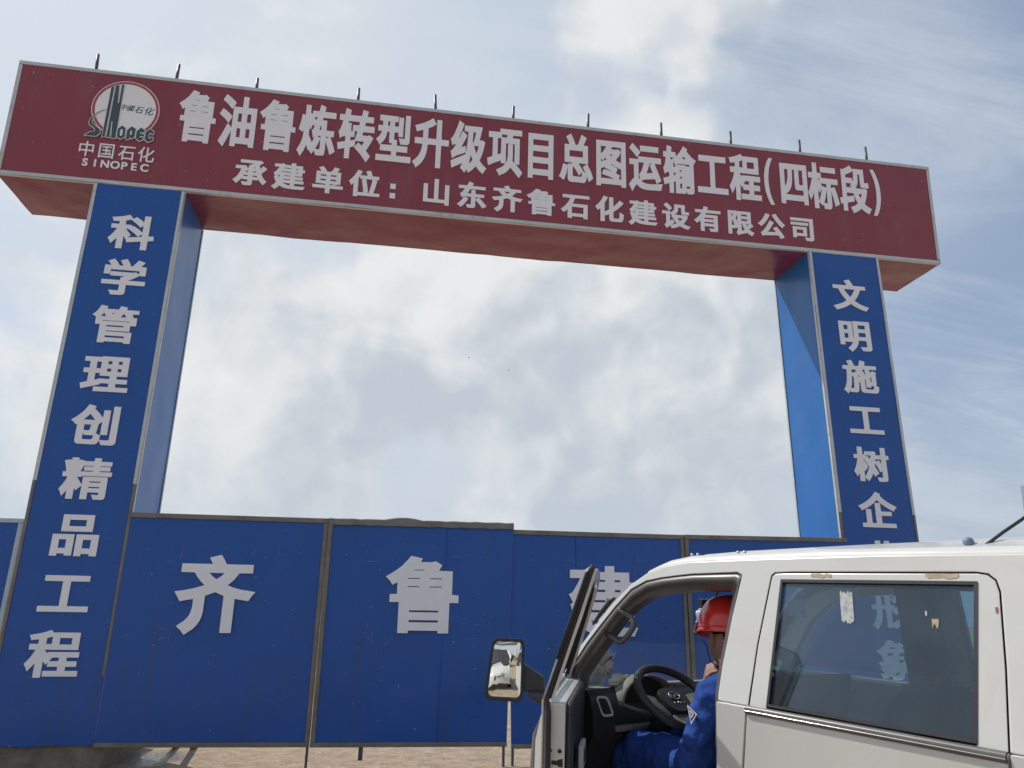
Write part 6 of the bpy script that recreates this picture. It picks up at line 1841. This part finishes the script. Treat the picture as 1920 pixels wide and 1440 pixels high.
# ------------------------------------------------------------------ behind the viewer: what the truck's mirror and glass reflect
M['rackpaint'] = mat('pale_pipe_paint', (0.62, 0.62, 0.58), 0.5, var=0.1)
rack = thing('pipe_rack', 'pale steel pipe rack spanning the yard behind the viewer', 'pipe rack', (2.0, -34.0, 0.0), (0, 0, R(8)))
for x in (-16, -8, 0, 8, 16):
    for y in (0, 5):
        q = MB()
        q.box(x - 0.2, x + 0.2, y - 0.2, y + 0.2, 0, 9.5)
        q.build('column', M['rackpaint'], rack)
for z in (5.0, 6.6, 8.2, 9.6):
    q = MB()
    for y in (0, 5):
        q.box(-18, 18, y - 0.15, y + 0.15, z - 0.2, z + 0.2)
    for x in (-16, -8, 0, 8, 16):
        q.box(x - 0.12, x + 0.12, 0.16, 4.84, z - 0.18, z + 0.18)
    q.build('beam_grid', M['rackpaint'], rack)
    q = MB()
    for k in range(9):
        q.tube([(-18, 0.6 + k * 0.48, z + 0.42), (18, 0.6 + k * 0.48, z + 0.42)], 0.17, 8)
    o = q.build('pipes', M['galv'], rack)
    o['kind'] = 'stuff'
M['leaf'] = mat('shrub_leaf', (0.07, 0.11, 0.03), 0.7, var=0.4, vscale=2)
M['bark'] = mat('bark', (0.12, 0.09, 0.06), 0.9)


def shrub(x, y, r_, h, seed, label, name='shrub', cat='shrub'):
    root = thing(name, label, cat, (x, y, ground_z(x, y)), (0, 0, seed), 'shrubs behind the viewer')
    rnd = random.Random(seed)
    q = MB()
    q.tube([(0, 0, -0.05), (0.05, 0, h * 0.4), (0, 0.05, h * 0.75)], [0.09, 0.06, 0.02], 7)
    q.build('stem', M['bark'], root)
    q = MB()
    for _ in range(1500):
        d_ = Vector((rnd.gauss(0, 1), rnd.gauss(0, 1), rnd.gauss(0, 1))).normalized()
        k = rnd.random() ** 0.4
        k *= 0.8 + 0.3 * noise.noise(d_ * 2 + Vector((seed, 0, 0)))
        c = Vector((d_.x * r_ * k, d_.y * r_ * k, h * 0.55 + d_.z * h * 0.45 * k))
        u = Vector((rnd.uniform(-1, 1), rnd.uniform(-1, 1), rnd.uniform(-1, 1))).normalized() * 0.10
        v = u.orthogonal().normalized() * 0.06
        q.add([c - u, c + v, c + u, c - v], [(0, 1, 2, 3)])
    q.build('foliage', M['leaf'], root, recalc=False)


shrub(1.2, -22.0, 1.3, 2.2, 3, 'rounded green shrub behind the viewer, nearest the pipe rack')
shrub(-2.2, -24.0, 1.1, 1.8, 5, 'smaller green shrub behind the viewer, farther from the truck')

# a parked white van just behind the viewer (it fills the lower half of the door mirror)
VB = (2.55, -9.6, 0.0)
van = thing('parked_van', 'white van parked behind the viewer with black lettering on its nose', 'van', VB, (0, 0, R(-12)))
q = MB()
rows = []
for (y, z, w) in ((0.02, 0.35, 0.74), (0.0, 0.60, 0.80), (-0.02, 0.82, 0.82), (-0.14, 0.97, 0.82), (-0.45, 1.06, 0.82), (-0.9, 1.12, 0.82)):
    rows.append([(w * s_ / 8, y - 0.16 * abs(s_ / 8) ** 2.5, z - 0.07 * abs(s_ / 8) ** 3) for s_ in range(-8, 9)])
q.grid(rows, 0)
for s_ in (-1, 1):
    q.add([(0.82 * s_, -0.16, 0.35), (0.82 * s_, -4.3, 0.35), (0.82 * s_, -4.3, 1.1), (0.82 * s_, -1.1, 1.1), (0.82 * s_, -0.3, 0.98)], [(0, 1, 2, 3, 4)])
    q.tube([(0.80 * s_, -0.95, 1.06), (0.74 * s_, -1.35, 1.55), (0.66 * s_, -1.75, 1.90), (0.62 * s_, -2.3, 1.98)], 0.05, 10)
    q.box(0.70 * s_ - 0.03, 0.70 * s_ + 0.03, -4.3, -2.2, 1.1, 1.95)
q.box(-0.68, 0.68, -4.3, -1.75, 1.93, 1.99)
q.box(-0.82, 0.82, -4.34, -4.3, 0.35, 1.95)
q.build('body', M['paint'], van)
q = MB()
q.grid([[(0.74 * s_ / 6, -0.92, 1.10) for s_ in range(-6, 7)], [(0.70 * s_ / 6, -1.35, 1.55) for s_ in range(-6, 7)], [(0.62 * s_ / 6, -1.76, 1.90) for s_ in range(-6, 7)]], 0)
q.build('windscreen', M['dark'], van)
q = MB()
q.box(-0.75, 0.75, -0.93, -0.86, 1.09, 1.13)
q.build('scuttle', M['rubber'], van)
for i, ch in enumerate('山东齐鲁'):
    o = curve_plate('lettering', [[((p[0] - .5) * 0.16, (p[1] - .38) * 0.19) for p in o_] for o_ in GLYPH[ch]], 0.004, M['rubber'], van, to3=lambda p: Vector((-p.x, p.z + 0.004, p.y)))
    o.location = (0.45 - 0.2 * i, 0.0, 0.74)
for sx in (-0.72, 0.72):
    for yy in (-0.75, -3.4):
        q = MB()
        q.lathe([(0.0, -0.09), (0.26, -0.09), (0.3, -0.06), (0.3, 0.06), (0.26, 0.09), (0.0, 0.09)], 28, 0, 'x', (sx, yy, 0.30))
        q.build('wheel', M['tyre'], van)
